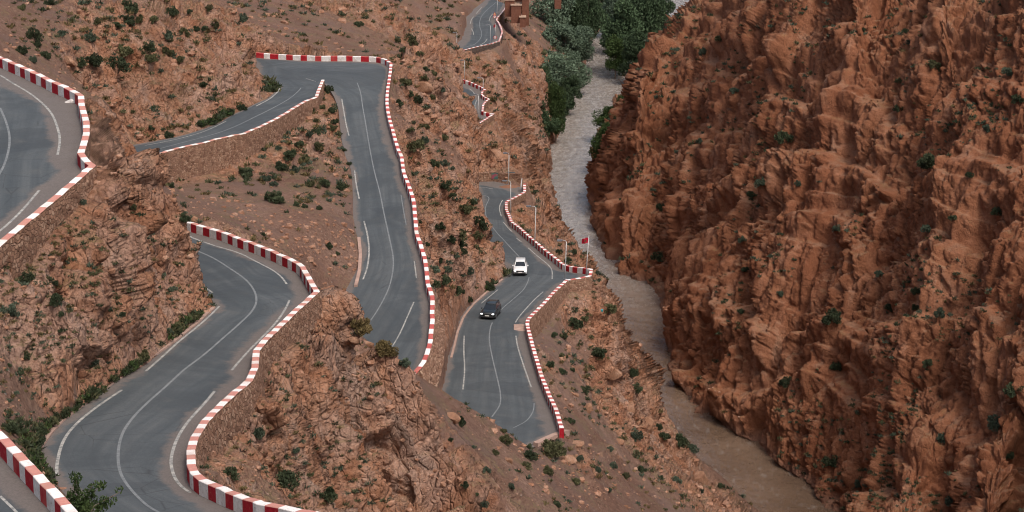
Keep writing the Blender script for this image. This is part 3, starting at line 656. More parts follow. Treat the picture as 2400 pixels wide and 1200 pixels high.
# ---------------------------------------------------------------- roads
def asphalt():
    k = NT_('asphalt', 0.82, 0.35)
    du, di = k.attr('d_out'), k.attr('d_in'); fine = k.noise(9.0, 4, 0.8); med = k.noise(0.5, 6, 0.65); big = k.noise(0.09, 4, 0.6, dist=1.0)
    uvn = k.n.new('ShaderNodeCombineXYZ'); k.l.new(k.attr('along'), uvn.inputs[0]); k.l.new(di, uvn.inputs[1])
    tr = k.noise(1.1, 4, 0.6, co=k.map((0.035, 1.0, 1.0), src=uvn.outputs[0]))
    base = k.ramp(tr, [(0.3, (0.058, 0.070, 0.078)), (0.5, (0.080, 0.092, 0.100)), (0.72, (0.112, 0.122, 0.127))])
    base = k.mix(k.ramp(big, [(0.42, 0.65), (0.54, 0.0)]), base, (0.050, 0.060, 0.068))
    vp = k.vor(0.10, out='Color', co=k.map((1, 1, 1), (0, 0, .6))); vps = k.n.new('ShaderNodeSeparateColor'); k.l.new(vp, vps.inputs[0]); base = k.mix(k.ramp(vps.outputs[0], [(0.0, 0.42), (0.16, 0.42), (0.18, 0.0)], 'CONSTANT'), base, (0.048, 0.056, 0.063))
    lane = k.math('ABSOLUTE', k.math('SUBTRACT', k.math('FRACT', k.math('MULTIPLY', k.math('ADD', di, 0.2), 0.55)), 0.5))
    base = k.mix(k.math('MULTIPLY', k.ramp(lane, [(0.10, 0.0), (0.42, 0.38)]), k.ramp(big, [(0.35, 1.0), (0.65, 0.3)])), base, (0.052, 0.060, 0.067))
    base = k.mix(k.ramp(med, [(0.56, 0.0), (0.74, 0.45)]), base, (0.115, 0.118, 0.118))
    base = k.mix(k.ramp(fine, [(0.38, 0.35), (0.55, 0.0)]), base, (0.035, 0.045, 0.055))
    vcr = k.vor(0.28, 'DISTANCE_TO_EDGE'); cr = k.math('MULTIPLY', k.ramp(vcr, [(0.0, 1.0), (0.012, 0.0)]), k.ramp(big, [(0.5, 0.0), (0.6, 0.6)]))
    base = k.mix(cr, base, (0.028, 0.030, 0.034))
    grit = k.ramp(fine, [(0.3, (0.110, 0.092, 0.084)), (0.7, (0.185, 0.158, 0.144))])
    wob = k.math('MULTIPLY', k.math('SUBTRACT', k.noise(0.35, 6, 0.72), 0.5), 2.6)
    shw = k.attr('shoulder')
    fo = k.ramp(k.math('SUBTRACT', k.math('ADD', du, wob), shw), [(0.0, 1.0), (0.45, 0.0)])
    fi = k.ramp(k.math('SUBTRACT', k.math('ADD', di, wob), k.attr('inner_shoulder')), [(0.0, 1.0), (0.4, 0.0)])
    f = k.math('MULTIPLY', k.math('MAXIMUM', fo, fi), 0.82)
    k.color(k.mix(f, base, grit)); k.bump(k.math('ADD', fine, k.math('MULTIPLY', f, k.noise(5.0, 3))), 0.02, 0.6)
    k.l.new(k.ramp(med, [(0.3, 0.68), (0.7, 0.92)]), k.b.inputs['Roughness']); return k.m
M_ASPH = asphalt(); M_SUB = plain('road_bed', (0.16, 0.10, 0.075), 0.95)
ISH = {'valley': 2.6, 'upper': .5, 'bend': .4}
SHOULD = {'upper': 2.3, 'middle': 1.4, 'terrace': 0.7, 'hairpin': 0.9, 'crown': 0.4, 'lower': 1.3, 'valley': 2.0, 'bend': 1.8, 'nearest': 1.2}
road_objs = []; rv, rf, ad, ai, al, ash = [], [], [], [], [], []
for k, (A, B) in ROADS.items():
    n = len(A); m = 13; s = np.linspace(0, 1, m)
    wd = np.linalg.norm((A-B)[:, :2], axis=1)
    Ao = A + (A-B)/np.maximum(wd, .1)[:, None]*0.12; Bo = B + (B-A)/np.maximum(wd, .1)[:, None]*0.25
    Ao[:, 2] = A[:, 2]; Bo[:, 2] = B[:, 2]
    V = Ao[:, None]*(1-s)[None, :, None]+Bo[:, None]*s[None, :, None]
    if k == 'crown': V[:, :, 2] -= 0.006
    V = V.reshape(-1, 3); F = grid_faces(n, m)
    # face winding upwards
    e1v = V[F[0][1]]-V[F[0][0]]; e2v = V[F[0][3]]-V[F[0][0]]
    if e1v[0]*e2v[1]-e1v[1]*e2v[0] < 0: F = F[:, ::-1]
    rme = mesh_np('road', V, F, True)
    do = (s[None]*wd[:, None]).ravel(); dn = ((1-s)[None]*wd[:, None]).ravel()
    if k == 'crown': do = do+9
    if k == 'hairpin':      # at the mouth of the bend the asphalt runs on into the terrace road
        fi_ = np.repeat(np.clip(1-np.arange(n)/10.0, 0, 1), m)*3; dn = dn+fi_
    if k == 'terrace':
        fi_ = np.repeat(np.clip((np.arange(n)-n+14)/10.0, 0, 1), m)*3; do = do+fi_*0.3; dn = dn
    if k == 'lower':
        lk = np.clip((np.arange(n)-4)/3.0, 0, 1)[:, None]*np.ones((1, m)); do = do*lk.ravel()
    L = np.concatenate([[0], np.cumsum(np.linalg.norm(np.diff((A+B)/2, axis=0), axis=1))])
    for nm, arr in (('d_out', do), ('d_in', dn), ('along', np.repeat(L, m)), ('shoulder', np.full(n*m, SHOULD[k])), ('inner_shoulder', np.full(n*m, ISH.get(k, .55)))):
        a = rme.attributes.new(nm, 'FLOAT', 'POINT'); a.data.foreach_set('value', arr.astype(np.float32))
    o = link('road', rme, [M_ASPH]); road_objs.append((k, o))
    tagp(o, None, None, None, 'structure')
bpy.context.view_layer.update()
def hit_road(u, v):
    d = (Vector(at(u, v, 100.0))-CAMO).normalized(); best = None
    for k, o in road_objs:
        ok, loc, nor, _ = o.ray_cast(CAMO, d)
        if ok and (best is None or (loc-CAMO).length < (best-CAMO).length): best = loc.copy()
    return best
def road_z(x, y, z0):
    best = None
    for k, o in road_objs:
        ok, loc, nor, _ = o.ray_cast(Vector((x, y, z0+2.5)), Vector((0, 0, -1)), distance=5)
        if ok and (best is None or loc.z > best): best = loc.z
    return best

# ---------------------------------------------------------------- painted lines
def paint(): 
    k = NT_('worn_road_paint', 0.7, 0.3); n = k.noise(3.0, 6, 0.75); 
    k.color(k.mix(k.ramp(n, [(0.40, 0.85), (0.62, 0.05)]), (0.47, 0.46, 0.43), (0.12, 0.13, 0.135))); return k.m
def paint2():
    k = NT_('faded_centre_paint', 0.75, 0.3); n = k.noise(3.0, 6, 0.75)
    k.color(k.mix(k.ramp(n, [(0.36, 0.9), (0.60, 0.1)]), (0.22, 0.235, 0.245), (0.11, 0.125, 0.135))); return k.m
M_PAINT, M_PAINT2 = paint(), paint2()
LINES = [ # (pixels, width, kind)
 ([(0,176),(33,197),(67,217),(100,243),(123,270),(137,307),(140,333),(135,363)], .16, 0),
 ([(92,446),(60,484),(30,515),(0,541),(-40,570)], .16, 0),
 ([(0,253),(13,283),(22,317),(20,353),(7,393),(-12,425)], .15, 1),
 ([(0,1163),(20,1182),(38,1200),(60,1225)], .12, 0),
 # middle road
 ([(427,545),(455,559),(500,575),(560,593),(600,613),(640,634),(660,650),(672,666)], .15, 0),
 ([(678,704),(670,722),(650,752),(620,785),(590,815),(560,848),(543,868)], .15, 0),
 ([(503,917),(480,945),(455,972),(430,1003),(412,1036),(402,1070),(402,1095),(410,1120),(425,1140),(446,1155)], .16, 0),
 ([(455,585),(500,605),(540,630),(575,655),(595,680),(601,705),(590,730),(560,760),(520,795),(480,830),(430,868),(390,905),(350,940),(315,975),(290,1010),(279,1045),(277,1080),(283,1110),(297,1135),(320,1162),(345,1185),(370,1200),(410,1222)], .15, 1),
 ([(474,669),(485,677),(498,686)], .14, 0),
 ([(514,718),(490,742),(455,772),(420,800),(385,832),(342,870)], .15, 0),
 ([(286,914),(250,938),(215,963),(185,988),(160,1015),(145,1042),(137,1070),(133,1095),(134,1115)], .16, 0),
 # terrace
 ([(600,249),(632,232),(650,216),(655,206),(649,197),(627,188)], .15, 0),
 ([(340,341),(383,333),(420,325),(467,312),(500,299),(530,284)], .13, 0),
 ([(717,184),(740,191)], .14, 0),
 ([(705,206),(700,213),(677,232),(640,253),(600,273),(550,297),(500,315),(433,333),(353,354)], .14, 1),
 # hairpin road
 ([(801,232),(806,262),(812,295),(818,318)], .15, 0),
 ([(831,400),(835,432),(842,466)], .15, 0),
 ([(853,518),(861,550),(865,587),(861,625),(851,655)], .17, 0),
 ([(822,702),(812,713),(797,730)], .15, 0),
 ([(837,194),(845,217),(850,250),(857,290),(867,350),(877,400),(890,450),(900,500),(913,560),(921,600),(921,633),(913,670),(900,700),(883,730),(867,753),(845,778)], .14, 1),
 ([(940,457),(946,495),(952,527)], .11, 1),
 ([(971,612),(974,635),(976,652)], .12, 0),
 ([(970,708),(955,742),(939,778),(927,800),(916,817)], .15, 0),
 # lower road
 ([(1122,439),(1140,440),(1155,443)], .15, 0),
 ([(1130,457),(1142,460),(1146,467),(1139,482),(1138,495),(1141,510),(1160,540),(1180,562),(1200,584),(1217,602)], .14, 1),
 ([(1178,469),(1172,480),(1171,492),(1175,507)], .15, 0),
 ([(1180,521),(1190,533),(1200,543)], .15, 0),
 ([(1210,558),(1222,567)], .15, 0),
 ([(1238,581),(1256,597),(1272,610),(1287,623),(1294,636),(1294,654)], .15, 0),
 ([(1273,684),(1255,700),(1236,720),(1217,742),(1208,756)], .15, 0),
 ([(1240,650),(1236,663),(1225,681),(1203,701),(1183,718),(1168,733)], .14, 1),
 ([(1154,756),(1149,770),(1147,800),(1155,843),(1167,893),(1173,925),(1171,950),(1153,977)], .14, 1),
 ([(1167,679),(1145,697),(1128,711)], .14, 0),
 ([(1088,787),(1087,820),(1089,867),(1085,913)], .15, 0),
 ([(1209,787),(1214,815),(1225,850),(1236,882),(1245,907)], .16, 0),
 ([(1252,945),(1249,965),(1233,987),(1203,1003)], .12, 1),
 # valley
 ([(1043,121),(1087,111),(1112,104),(1126,90),(1129,77),(1125,65),(1124,52),(1130,36),(1144,21),(1162,6)], .18, 1),
 ([(1102,56),(1105,46),(1110,39)], .2, 0), ([(1116,32),(1129,17)], .2, 0), ([(1105,67),(1109,75),(1110,82)], .2, 0),
 ([(1146,50),(1149,40),(1155,32)], .2, 0), ([(1125,106),(1136,99),(1142,91)], .2, 0),
 ([(1100,208),(1108,214),(1114,224)], .16, 0), ([(1117,235),(1113,248),(1116,265)], .16, 0),
]
def catmull(P, n):
    P = np.asarray(P, float); Q = np.concatenate([2*P[:1]-P[1:2], P, 2*P[-1:]-P[-2:-1]]); out = []
    for i in range(1, len(Q)-2):
        for t in np.linspace(0, 1, n, endpoint=False):
            out.append(0.5*((2*Q[i])+(-Q[i-1]+Q[i+1])*t+(2*Q[i-1]-5*Q[i]+4*Q[i+1]-Q[i+2])*t*t+(-Q[i-1]+3*Q[i]-3*Q[i+1]+Q[i+2])*t**3))
    out.append(P[-1]); return np.array(out)
for px, wdt, kind in LINES:
    uv = catmull(px, 8) if len(px) > 2 else catmull([px[0], ((px[0][0]+px[1][0])/2, (px[0][1]+px[1][1])/2), px[1]], 5)
    pts = [hit_road(u, v) for u, v in uv]; pts = np.array([p for p in pts if p is not None])
    if len(pts) < 3: print('line lost', px[0]); continue
    pts = resample(smooth(pts, 2), 0.7)
    T = np.gradient(pts[:, :2], axis=0); T /= np.linalg.norm(T, axis=1)[:, None]+1e-9; N = np.stack([-T[:, 1], T[:, 0]], 1)
    V = []
    for p, nn in zip(pts, N):
        for s in (-1, 1):
            x, y = p[0]+nn[0]*s*wdt/2, p[1]+nn[1]*s*wdt/2; z = road_z(x, y, p[2]); V.append((x, y, (z if z is not None else p[2])+0.012))
    F = [(2*i, 2*i+2, 2*i+3, 2*i+1) for i in range(len(pts)-1)]
    o = link('road_marking', mesh_py('road_marking', V, F), [M_PAINT2 if kind else M_PAINT]); tagp(o, kind='structure')

# ---------------------------------------------------------------- parapets and masonry walls
def para_mat(name, c, wear, wc, amt=0.5):
    k = NT_(name, 0.85, 0.2); n = k.noise(2.2, 6, 0.75); n2 = k.noise(7.0, 4, 0.7)
    c1 = k.mix(k.ramp(n, [(0.40, 0.0), (0.55, min(1, amt*1.3))]), c, wear); c1 = k.mix(k.ramp(n2, [(0.56, 0.0), (0.66, min(1, amt*1.4))]), c1, wc); c1 = k.mix(k.ramp(k.noise(0.5, 4, 0.6), [(0.50, 0.0), (0.68, 0.45)]), c1, wc); k.color(c1)
    k.bump(k.math('ADD', n, n2), 0.04, 0.7); return k.m
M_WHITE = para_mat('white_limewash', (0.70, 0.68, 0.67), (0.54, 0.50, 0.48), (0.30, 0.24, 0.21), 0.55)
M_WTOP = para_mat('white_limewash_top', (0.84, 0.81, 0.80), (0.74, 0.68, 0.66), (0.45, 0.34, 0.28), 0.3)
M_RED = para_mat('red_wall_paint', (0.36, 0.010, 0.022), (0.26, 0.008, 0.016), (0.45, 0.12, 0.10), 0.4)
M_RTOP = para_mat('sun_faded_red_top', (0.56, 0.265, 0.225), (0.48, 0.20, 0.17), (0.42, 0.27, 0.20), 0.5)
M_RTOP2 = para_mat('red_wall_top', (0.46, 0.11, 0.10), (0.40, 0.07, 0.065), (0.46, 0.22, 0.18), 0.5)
def masonry(name, c1, c2, c3, mort):
    k = NT_(name, 0.95, 0.1); co = k.map((1, 1, 1.45))
    v = k.vor(2.7, 'DISTANCE_TO_EDGE', co=co); cc = k.vor(2.7, out='Color', co=co); sp = k.n.new('ShaderNodeSeparateColor'); k.l.new(cc, sp.inputs[0])
    st = k.ramp(sp.outputs[0], [(0.0, c1), (0.5, c2), (1.0, c3)]); n = k.noise(5.0, 5, 0.7); st = k.mix(k.ramp(n, [(0.35, 0.5), (0.6, 0)]), st, tuple(x*0.5 for x in c1))
    col = k.mix(k.ramp(v, [(0.03, 1.0), (0.09, 0.0)]), st, mort); col = k.mix(k.ramp(k.noise(0.35, 4), [(0.45, 0.0), (0.7, 0.5)]), col, mort); k.color(col)
    k.bump(k.math('ADD', k.ramp(v, [(0.0, 0.0), (0.12, 1.0)]), k.math('MULTIPLY', n, 0.5)), 0.09, 1.0); return k.m
M_STONE = masonry('red_rubble_masonry', (0.17, 0.092, 0.064), (0.35, 0.20, 0.135), (0.46, 0.31, 0.225), (0.26, 0.155, 0.112))
M_STONE_D = masonry('dark_rubble_masonry', (0.085, 0.065, 0.058), (0.13, 0.10, 0.09), (0.19, 0.15, 0.13), (0.12, 0.085, 0.07))
def mitred(P, d):
    T = np.zeros((len(P), 2)); seg = np.diff(P[:, :2], axis=0); seg /= np.linalg.norm(seg, axis=1)[:, None]+1e-9
    T[0] = seg[0]; T[-1] = seg[-1]; b = seg[:-1]+seg[1:]; T[1:-1] = b/(np.linalg.norm(b, axis=1)[:, None]+1e-9)
    N = np.stack([T[:, 1], -T[:, 0]], 1); k = np.ones(len(P)); k[1:-1] = 1/np.clip((T[1:-1]*seg[1:]).sum(1), 0.55, 1)
    Q = P.copy(); Q[:, :2] += N*(d*k)[:, None]; return Q
BLK = {'upper': 1.15, 'nearest': 1.0, 'middle': 1.0, 'terrace': 1.1, 'hairpin': 1.15, 'lower': 0.85, 'valley': 1.0, 'bend': 0.85}
TOPRED = {'upper': 0, 'nearest': 0, 'middle': 0, 'terrace': 0, 'hairpin': 1, 'lower': 1, 'valley': 1, 'bend': 1}
PLBL = {
 'upper': ('red and white painted parapet curving round the upper left road above stone masonry', 'parapet wall'),
 'nearest': ('nearest red and white parapet crossing the bottom left corner beside green weeds', 'parapet wall'),
 'middle': ('red and white parapet along the sweeping S-bend road in the lower left', 'parapet wall'),
 'terrace': ('red and white parapet on a long brown retaining wall below the short terrace road', 'parapet wall'),
 'hairpin': ('red and white parapet round the far hairpin and down the long straight road', 'parapet wall'),
 'lower': ('red and white parapet beside the two cars with flagpole corner turret', 'parapet wall'),
 'valley': ('white capped parapet of the farthest road near the clay kasbah', 'parapet wall'),
 'bend': ('zigzag red and white parapet of the small road bend above the river trees', 'parapet wall'),
}
para_root = {}
for k in foot:
    P = smooth(foot[k], 0); P = resample(P, 0.0 or None, n=len(P)*6) if False else P
    # cut into blocks, keeping corners
    seglen = np.linalg.norm(np.diff(P, axis=0), axis=1); L = np.concatenate([[0], np.cumsum(seglen)])
    nblk = max(2, int(round(L[-1]/BLK[k]))); cuts = np.linspace(0, L[-1], nblk+1)
    cuts[1:-1] += rng.uniform(-0.14, 0.14, nblk-1)*BLK[k]
    sall = np.unique(np.concatenate([cuts, [l for l in L[1:-1] if np.min(abs(cuts-l)) > 0.12]]))
    Q = np.stack([np.interp(sall, L, P[:, i]) for i in range(3)], 1)
    sg = SIDE[k]; I2 = Q; O2 = mitred(Q, sg*PW)
    jit = rng.uniform(-0.035, 0.035, len(Q))
    V = []; F = []; MI = []
    for i in range(len(Q)):
        zb = Q[i, 2]-0.35; zt = Q[i, 2]+PH+jit[i]
        a, b = I2[i], O2[i]
        V += [(a[0], a[1], zb), (a[0]+(b[0]-a[0])*0.02, a[1]+(b[1]-a[1])*0.02, zt-0.03), (a[0]+(b[0]-a[0])*0.08, a[1]+(b[1]-a[1])*0.08, zt), (a[0]+(b[0]-a[0])*0.92, a[1]+(b[1]-a[1])*0.92, zt), (b[0], b[1], zt-0.04), (b[0], b[1], zb-0.15)]
    for i in range(len(Q)-1):
        red = int(np.searchsorted(cuts, (sall[i]+sall[i+1])/2)-1) % 2 == 0
        for j in range(5):
            f = (i*6+j, (i+1)*6+j, (i+1)*6+j+1, i*6+j+1)
            if sg < 0: f = f[::-1]
            F.append(f); top = j == 2 or j == 1 or j == 3
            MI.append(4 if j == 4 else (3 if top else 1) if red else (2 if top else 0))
    e0 = tuple(range(6)); e1_f = tuple(range((len(Q)-1)*6, len(Q)*6))[::-1]
    F += [e0 if sg > 0 else e0[::-1], e1_f if sg > 0 else e1_f[::-1]]; MI += [1, 1]
    lab, cat = PLBL[k]; root = empty('parapet_wall', tuple(Q[len(Q)//2])); tagp(root, lab, cat, 'red and white parapets along the roads'); para_root[k] = root
    off = np.array(root.location)
    if k in ('upper', 'middle', 'terrace'): MI = MI
    o = link('parapet', mesh_py('parapet', np.array(V)-off, F, MI), [M_WHITE, M_RED, M_WTOP, M_RTOP2 if TOPRED[k] else M_RTOP, M_STONE], root)
    for (i0, i1, O) in WALL.get(k, []):
        Pt = resample(P[i0:i1+1], n=len(O)); Mi = mitred(P[i0:i1+1], sg*(PW+0.02)); Mj = mitred(P[i0:i1+1], sg*0.1); Wt = np.stack([np.interp(np.linspace(0, 1, len(O)), (lambda q: q/q[-1])(np.concatenate([[0], np.cumsum(np.linalg.norm(np.diff(P[i0:i1+1], axis=0), axis=1))])), Mi[:, c_]) for c_ in range(3)], 1); Wt2 = np.stack([np.interp(np.linspace(0, 1, len(O)), (lambda q: q/q[-1])(np.concatenate([[0], np.cumsum(np.linalg.norm(np.diff(P[i0:i1+1], axis=0), axis=1))])), Mj[:, c_]) for c_ in range(3)], 1)
        Vw = []; Fw = []; m = 7
        for i in range(len(O)):
            zt = Pt[i, 2]+PH-0.16; zb = O[i, 2]-1.2
            for j in range(m):
                f = j/(m-1); z = zt*(1-f)+zb*f; bat = (WOUT.get(k, 0.36)-0.30)*f if k in WOUT else 0.03*f
                nrm = (Wt[i, :2]-Wt2[i, :2]); nrm = nrm/(np.linalg.norm(nrm)+1e-9)
                jt = 0.05+0.04*math.sin(i*1.7+j*2.3)+0.02*math.sin(i*0.6)
                Vw.append((Wt[i, 0]+nrm[0]*(bat+jt*(j > 0)), Wt[i, 1]+nrm[1]*(bat+jt*(j > 0)), z))
        nv = len(Vw)
        for i in range(len(O)):
            Vw.append((Wt2[i, 0], Wt2[i, 1], Pt[i, 2]+PH-0.16)); Vw.append((Wt2[i, 0], Wt2[i, 1], O[i, 2]-1.2))
        for i in range(len(O)-1):
            for j in range(m-1):
                f = (i*m+j, (i+1)*m+j, (i+1)*m+j+1, i*m+j+1); Fw.append(f if sg > 0 else f[::-1])
            a = nv+2*i; f = (a, a+2, (i+1)*m, i*m); Fw.append(f if sg > 0 else f[::-1])
            f = (a+1, a+3, a+2, a); Fw.append(f if sg > 0 else f[::-1])
        for i, fl in ((0, 0), (len(O)-1, 1)):
            f = [i*m+j for j in range(m)]+[nv+2*i+1, nv+2*i]; Fw.append(tuple(f if (sg > 0) != bool(fl) else f[::-1]))
        link('retaining_wall', mesh_py('retaining_wall', np.array(Vw)-off, Fw), [M_STONE_D if k == 'valley' else M_STONE], root)
# ---------------------------------------------------------------- vegetation
def foliage_mat(name, c1, c2, c3):
    k = NT_(name, 0.75, 0.2); ob = k.n.new('ShaderNodeObjectInfo'); n = k.noise(1.3, 4, 0.7); n2 = k.noise(9.0, 2, 0.6)
    c = k.ramp(n, [(0.3, c1), (0.52, c2), (0.72, c3)]); c = k.mix(k.ramp(n2, [(0.4, 0.35), (0.6, 0.0)]), c, tuple(x*0.6 for x in c1))
    h = k.n.new('ShaderNodeHueSaturation'); k.l.new(c, h.inputs['Color']); k.l.new(k.math('ADD', k.math('MULTIPLY', ob.outputs['Random'], 0.5), 0.75), h.inputs['Value']); k.color(h.outputs[0])
    return k.m
FM = {'dark green': foliage_mat('dark_green_leaves', (0.026, 0.038, 0.020), (0.052, 0.068, 0.036), (0.090, 0.106, 0.056)),
      'grey green': foliage_mat('grey_green_leaves', (0.040, 0.058, 0.040), (0.080, 0.105, 0.072), (0.125, 0.15, 0.105)),
      'olive green': foliage_mat('olive_leaves', (0.050, 0.054, 0.026), (0.095, 0.098, 0.048), (0.145, 0.138, 0.075)),
      'straw coloured': foliage_mat('dry_straw_leaves', (0.085, 0.065, 0.028), (0.15, 0.115, 0.052), (0.22, 0.17, 0.085))}
TM = {'silvery green': foliage_mat('silvery_tree_leaves', (0.060, 0.092, 0.062), (0.125, 0.18, 0.122), (0.21, 0.28, 0.20)),
      'deep green': foliage_mat('deep_green_tree_leaves', (0.026, 0.048, 0.024), (0.056, 0.092, 0.046), (0.10, 0.145, 0.078)),
      'fresh green': foliage_mat('fresh_green_tree_leaves', (0.026, 0.05, 0.016), (0.058, 0.095, 0.030), (0.10, 0.14, 0.05))}
M_BARK = plain('grey_bark', (0.16, 0.125, 0.10), 0.9)
def leaf_cloud(cent, rad, n, size, asp, up, r):
    """n small leaf faces over clump surfaces; returns V,F"""
    ci = r.integers(0, len(cent), n); d = r.normal(size=(n, 3)); d /= np.linalg.norm(d, axis=1)[:, None]
    p = cent[ci]+d*rad[ci][:, None]*(r.uniform(0.25, 1.0, n)**0.45)[:, None]
    ax = d*0.7+r.normal(size=(n, 3))*0.6+np.array([0, 0, up]); ax /= np.linalg.norm(ax, axis=1)[:, None]
    sd_ = np.cross(ax, r.normal(size=(n, 3))); sd_ /= np.linalg.norm(sd_, axis=1)[:, None]
    s = size*r.uniform(0.6, 1.4, n)[:, None]
    V = np.stack([p-sd_*s*asp*0.5, p+ax*s*0.5-0*sd_, p+sd_*s*asp*0.5, p-ax*s*0.5], 1).reshape(-1, 3)
    F = np.arange(4*n).reshape(n, 4); return V, F
def tube(P, R, n=6):
    P = np.asarray(P, float); V = []; F = []
    for i, p in enumerate(P):
        t = P[min(i+1, len(P)-1)]-P[max(i-1, 0)]; t /= np.linalg.norm(t)+1e-9; a = np.cross(t, [0.3, 0.9, 0.1]); a /= np.linalg.norm(a); b = np.cross(t, a)
        for q in range(n): ang = 2*math.pi*q/n; V.append(p+R[i]*(a*math.cos(ang)+b*math.sin(ang)))
    for i in range(len(P)-1):
        for q in range(n): F.append((i*n+q, i*n+(q+1) % n, (i+1)*n+(q+1) % n, (i+1)*n+q))
    F.append(tuple(range(n))[::-1]); F.append(tuple(range((len(P)-1)*n, len(P)*n))); return V, F
def joinVF(items):
    V, F, M = [], [], []; o = 0
    for v, f, m in items:
        V += [tuple(x) for x in v]; F += [tuple(int(i)+o for i in q) for q in f]; M += [m]*len(f); o += len(v)
    return V, F, M
def bush_mesh(seed):       # unit width, base at z=0
    r = np.random.default_rng(seed); n = 13
    a = r.uniform(0, 2*math.pi, n); q = r.uniform(0.05, 0.36, n)
    cent = np.stack([q*np.cos(a), q*np.sin(a), r.uniform(0.10, 0.42, n)*(1-q)], 1); rad = r.uniform(0.09, 0.19, n)
    V, F = leaf_cloud(cent, rad, 1300, 0.105, 0.42, 0.7, r); V[:, 2] = np.maximum(V[:, 2], -0.05)
    it = [(V, F, 0)]
    for i in range(5):
        c = cent[i]; tv_, tf = tube([(0, 0, -0.12), c*0.5+[0, 0, 0.02], c], [0.02, 0.014, 0.006], 4); it.append((tv_, tf, 1))
    return joinVF(it)
BUSH = {}
for vi in range(4):
    VFM = bush_mesh(100+vi)
    for tone, m in FM.items():
        me_ = mesh_py('bush', *VFM); me_.materials.append(m); me_.materials.append(M_BARK); BUSH[(vi, tone)] = me_
# surveyed bushes: u, v (centre), width in photo pixels, tone (d,g,o,s)
BL = """300,18,40d 407,27,34d 297,45,36d 357,45,30o 327,42,24o 277,60,26d 80,82,38d 53,17,22o 117,5,25d 147,78,22g 213,87,30g 230,50,18o 293,118,44o 348,112,28d 387,120,26o 402,123,16d 353,138,28o 275,148,52d 225,143,44d 190,147,32d 107,130,26d 53,118,28d 87,102,26d 78,140,22g 393,78,28g 430,75,26o 507,55,20o 567,43,30g 490,18,20o 443,27,16d 478,67,18d 460,68,16d 420,140,20o 377,165,16g 478,198,20d 497,282,24d 353,298,18d 393,316,24d 567,252,24d 537,262,20d 470,292,18d
633,208,26d 840,55,20d 967,95,30o 930,93,18o 945,117,18d 983,123,18o 997,160,18d 1015,171,18o 993,179,20o 950,193,30o 960,220,24d 980,233,24d 933,238,24d 1013,227,18o 1037,208,16g 960,303,20o 1000,297,18o 973,341,42o 1040,323,20o 997,328,22g 1017,382,24d 1040,380,22g 770,210,22d 777,258,22d 787,283,20d 775,297,24o 743,307,22d 725,313,18g 747,340,36o 702,337,22d 683,360,30d 713,370,24o 655,387,36d 690,395,24g 653,347,16g 757,250,20o 800,318,16d 805,350,14d 818,383,14d
577,403,34d 430,510,26d 400,432,18d 67,648,36d 127,663,20d 127,703,34d 143,735,20d 20,725,40g 143,773,14d 405,677,20g 193,473,20g 313,485,16o 417,763,30o 447,748,18g 287,737,14d 395,775,22g
622,417,26g 643,463,42d 643,430,20g 693,477,20d 713,482,16d 765,432,28d 797,437,26d 730,430,24o 747,487,15d 770,575,20d 790,593,12d 837,530,16d 837,547,16d 1030,528,24d 983,518,12d 1043,430,32d 1057,455,22d 1093,490,36o 1120,520,38d 1117,550,24o 1077,547,30o 1080,570,28d 1083,590,22d 1057,557,22d 1067,597,18g 1030,608,20d 1017,630,26g 1047,630,22g 1097,635,26g 1040,657,36d 1017,667,26d 1072,680,30d 1100,702,18d 1143,670,28d 1000,572,14d 1110,473,18d 847,765,50s 713,750,20g 835,470,14d 832,510,16d
1430,723,34o 1348,757,34d 1370,745,24o 1297,785,18d 1322,788,18d 1330,607,18d 1345,590,16d 1310,590,16d
1550,483,24d 1543,600,30d 1787,423,30g 1757,455,20d 1737,730,18d 1750,630,20d 2183,377,58d 2107,253,24d 2313,300,28g 2187,150,30o 2363,170,30g 1837,320,40d 2110,187,20o 2120,72,16d 2023,70,14d 2387,230,28d 1950,740,46d 2087,718,24d 2143,717,20d 2233,510,20d 2340,493,30d 2177,537,30g 1963,533,22g 1870,430,18g 2145,680,22d 2200,733,26g 1963,857,34d 1843,893,30d 2380,910,44d 2330,987,40g 1947,1077,38d 2210,1027,34g 2363,1063,30d 2177,850,24d 2233,1167,34g 1650,120,20g 1720,210,20g 1690,90,24o 1640,330,18g 2270,410,20d 2060,640,20g 1830,690,20g 2010,1130,26g 1740,560,18g
335,830,34o 247,900,44d 220,920,30d 198,940,30d 150,967,28d 20,1000,40d 82,1028,40d 63,837,14d 20,855,14d 47,873,16d 37,920,16g 540,1107,36d 600,1013,36g 310,850,20d 270,885,20d 175,955,24d 120,985,28o 95,1010,26d 100,1060,30o 60,1040,30d 130,1085,26o 20,1110,40d 45,1140,34d 70,1170,36d 100,1195,30d 0,1080,30d
663,1123,64d 768,1153,42d 605,1010,30g 695,1052,24g 1077,985,28d 1090,1133,20d 1117,1158,14d 1183,1030,34o 1057,1030,14d 1080,930,20d 895,815,44s 915,825,34s 950,850,26g 970,862,20o 1130,1180,24g 1110,1047,14g
1292,853,26d 1318,835,26o 1315,868,22d 1407,825,38d 1483,875,26d 1370,910,24d 1490,910,30d 1490,1020,30g 1590,1030,40d 1297,977,20d 1293,1055,58o 1337,985,20d 1240,1067,34d 1233,1090,24o 1210,1020,26d 1238,1045,20d 1502,1100,24d 1400,1100,20g 1465,1113,20o 1430,1053,18g 1435,1090,20g 1585,1123,24g 1280,1100,30o 1357,1073,20g 1427,1147,20g 1307,1183,22d 1643,1150,18g 1687,1137,20d 1343,867,16d 1560,1022,26d 1620,1050,28g 1545,1000,20d 1180,1010,18o 1160,1060,18o 1140,1100,20g 1200,1140,20g 1350,1130,22o"""
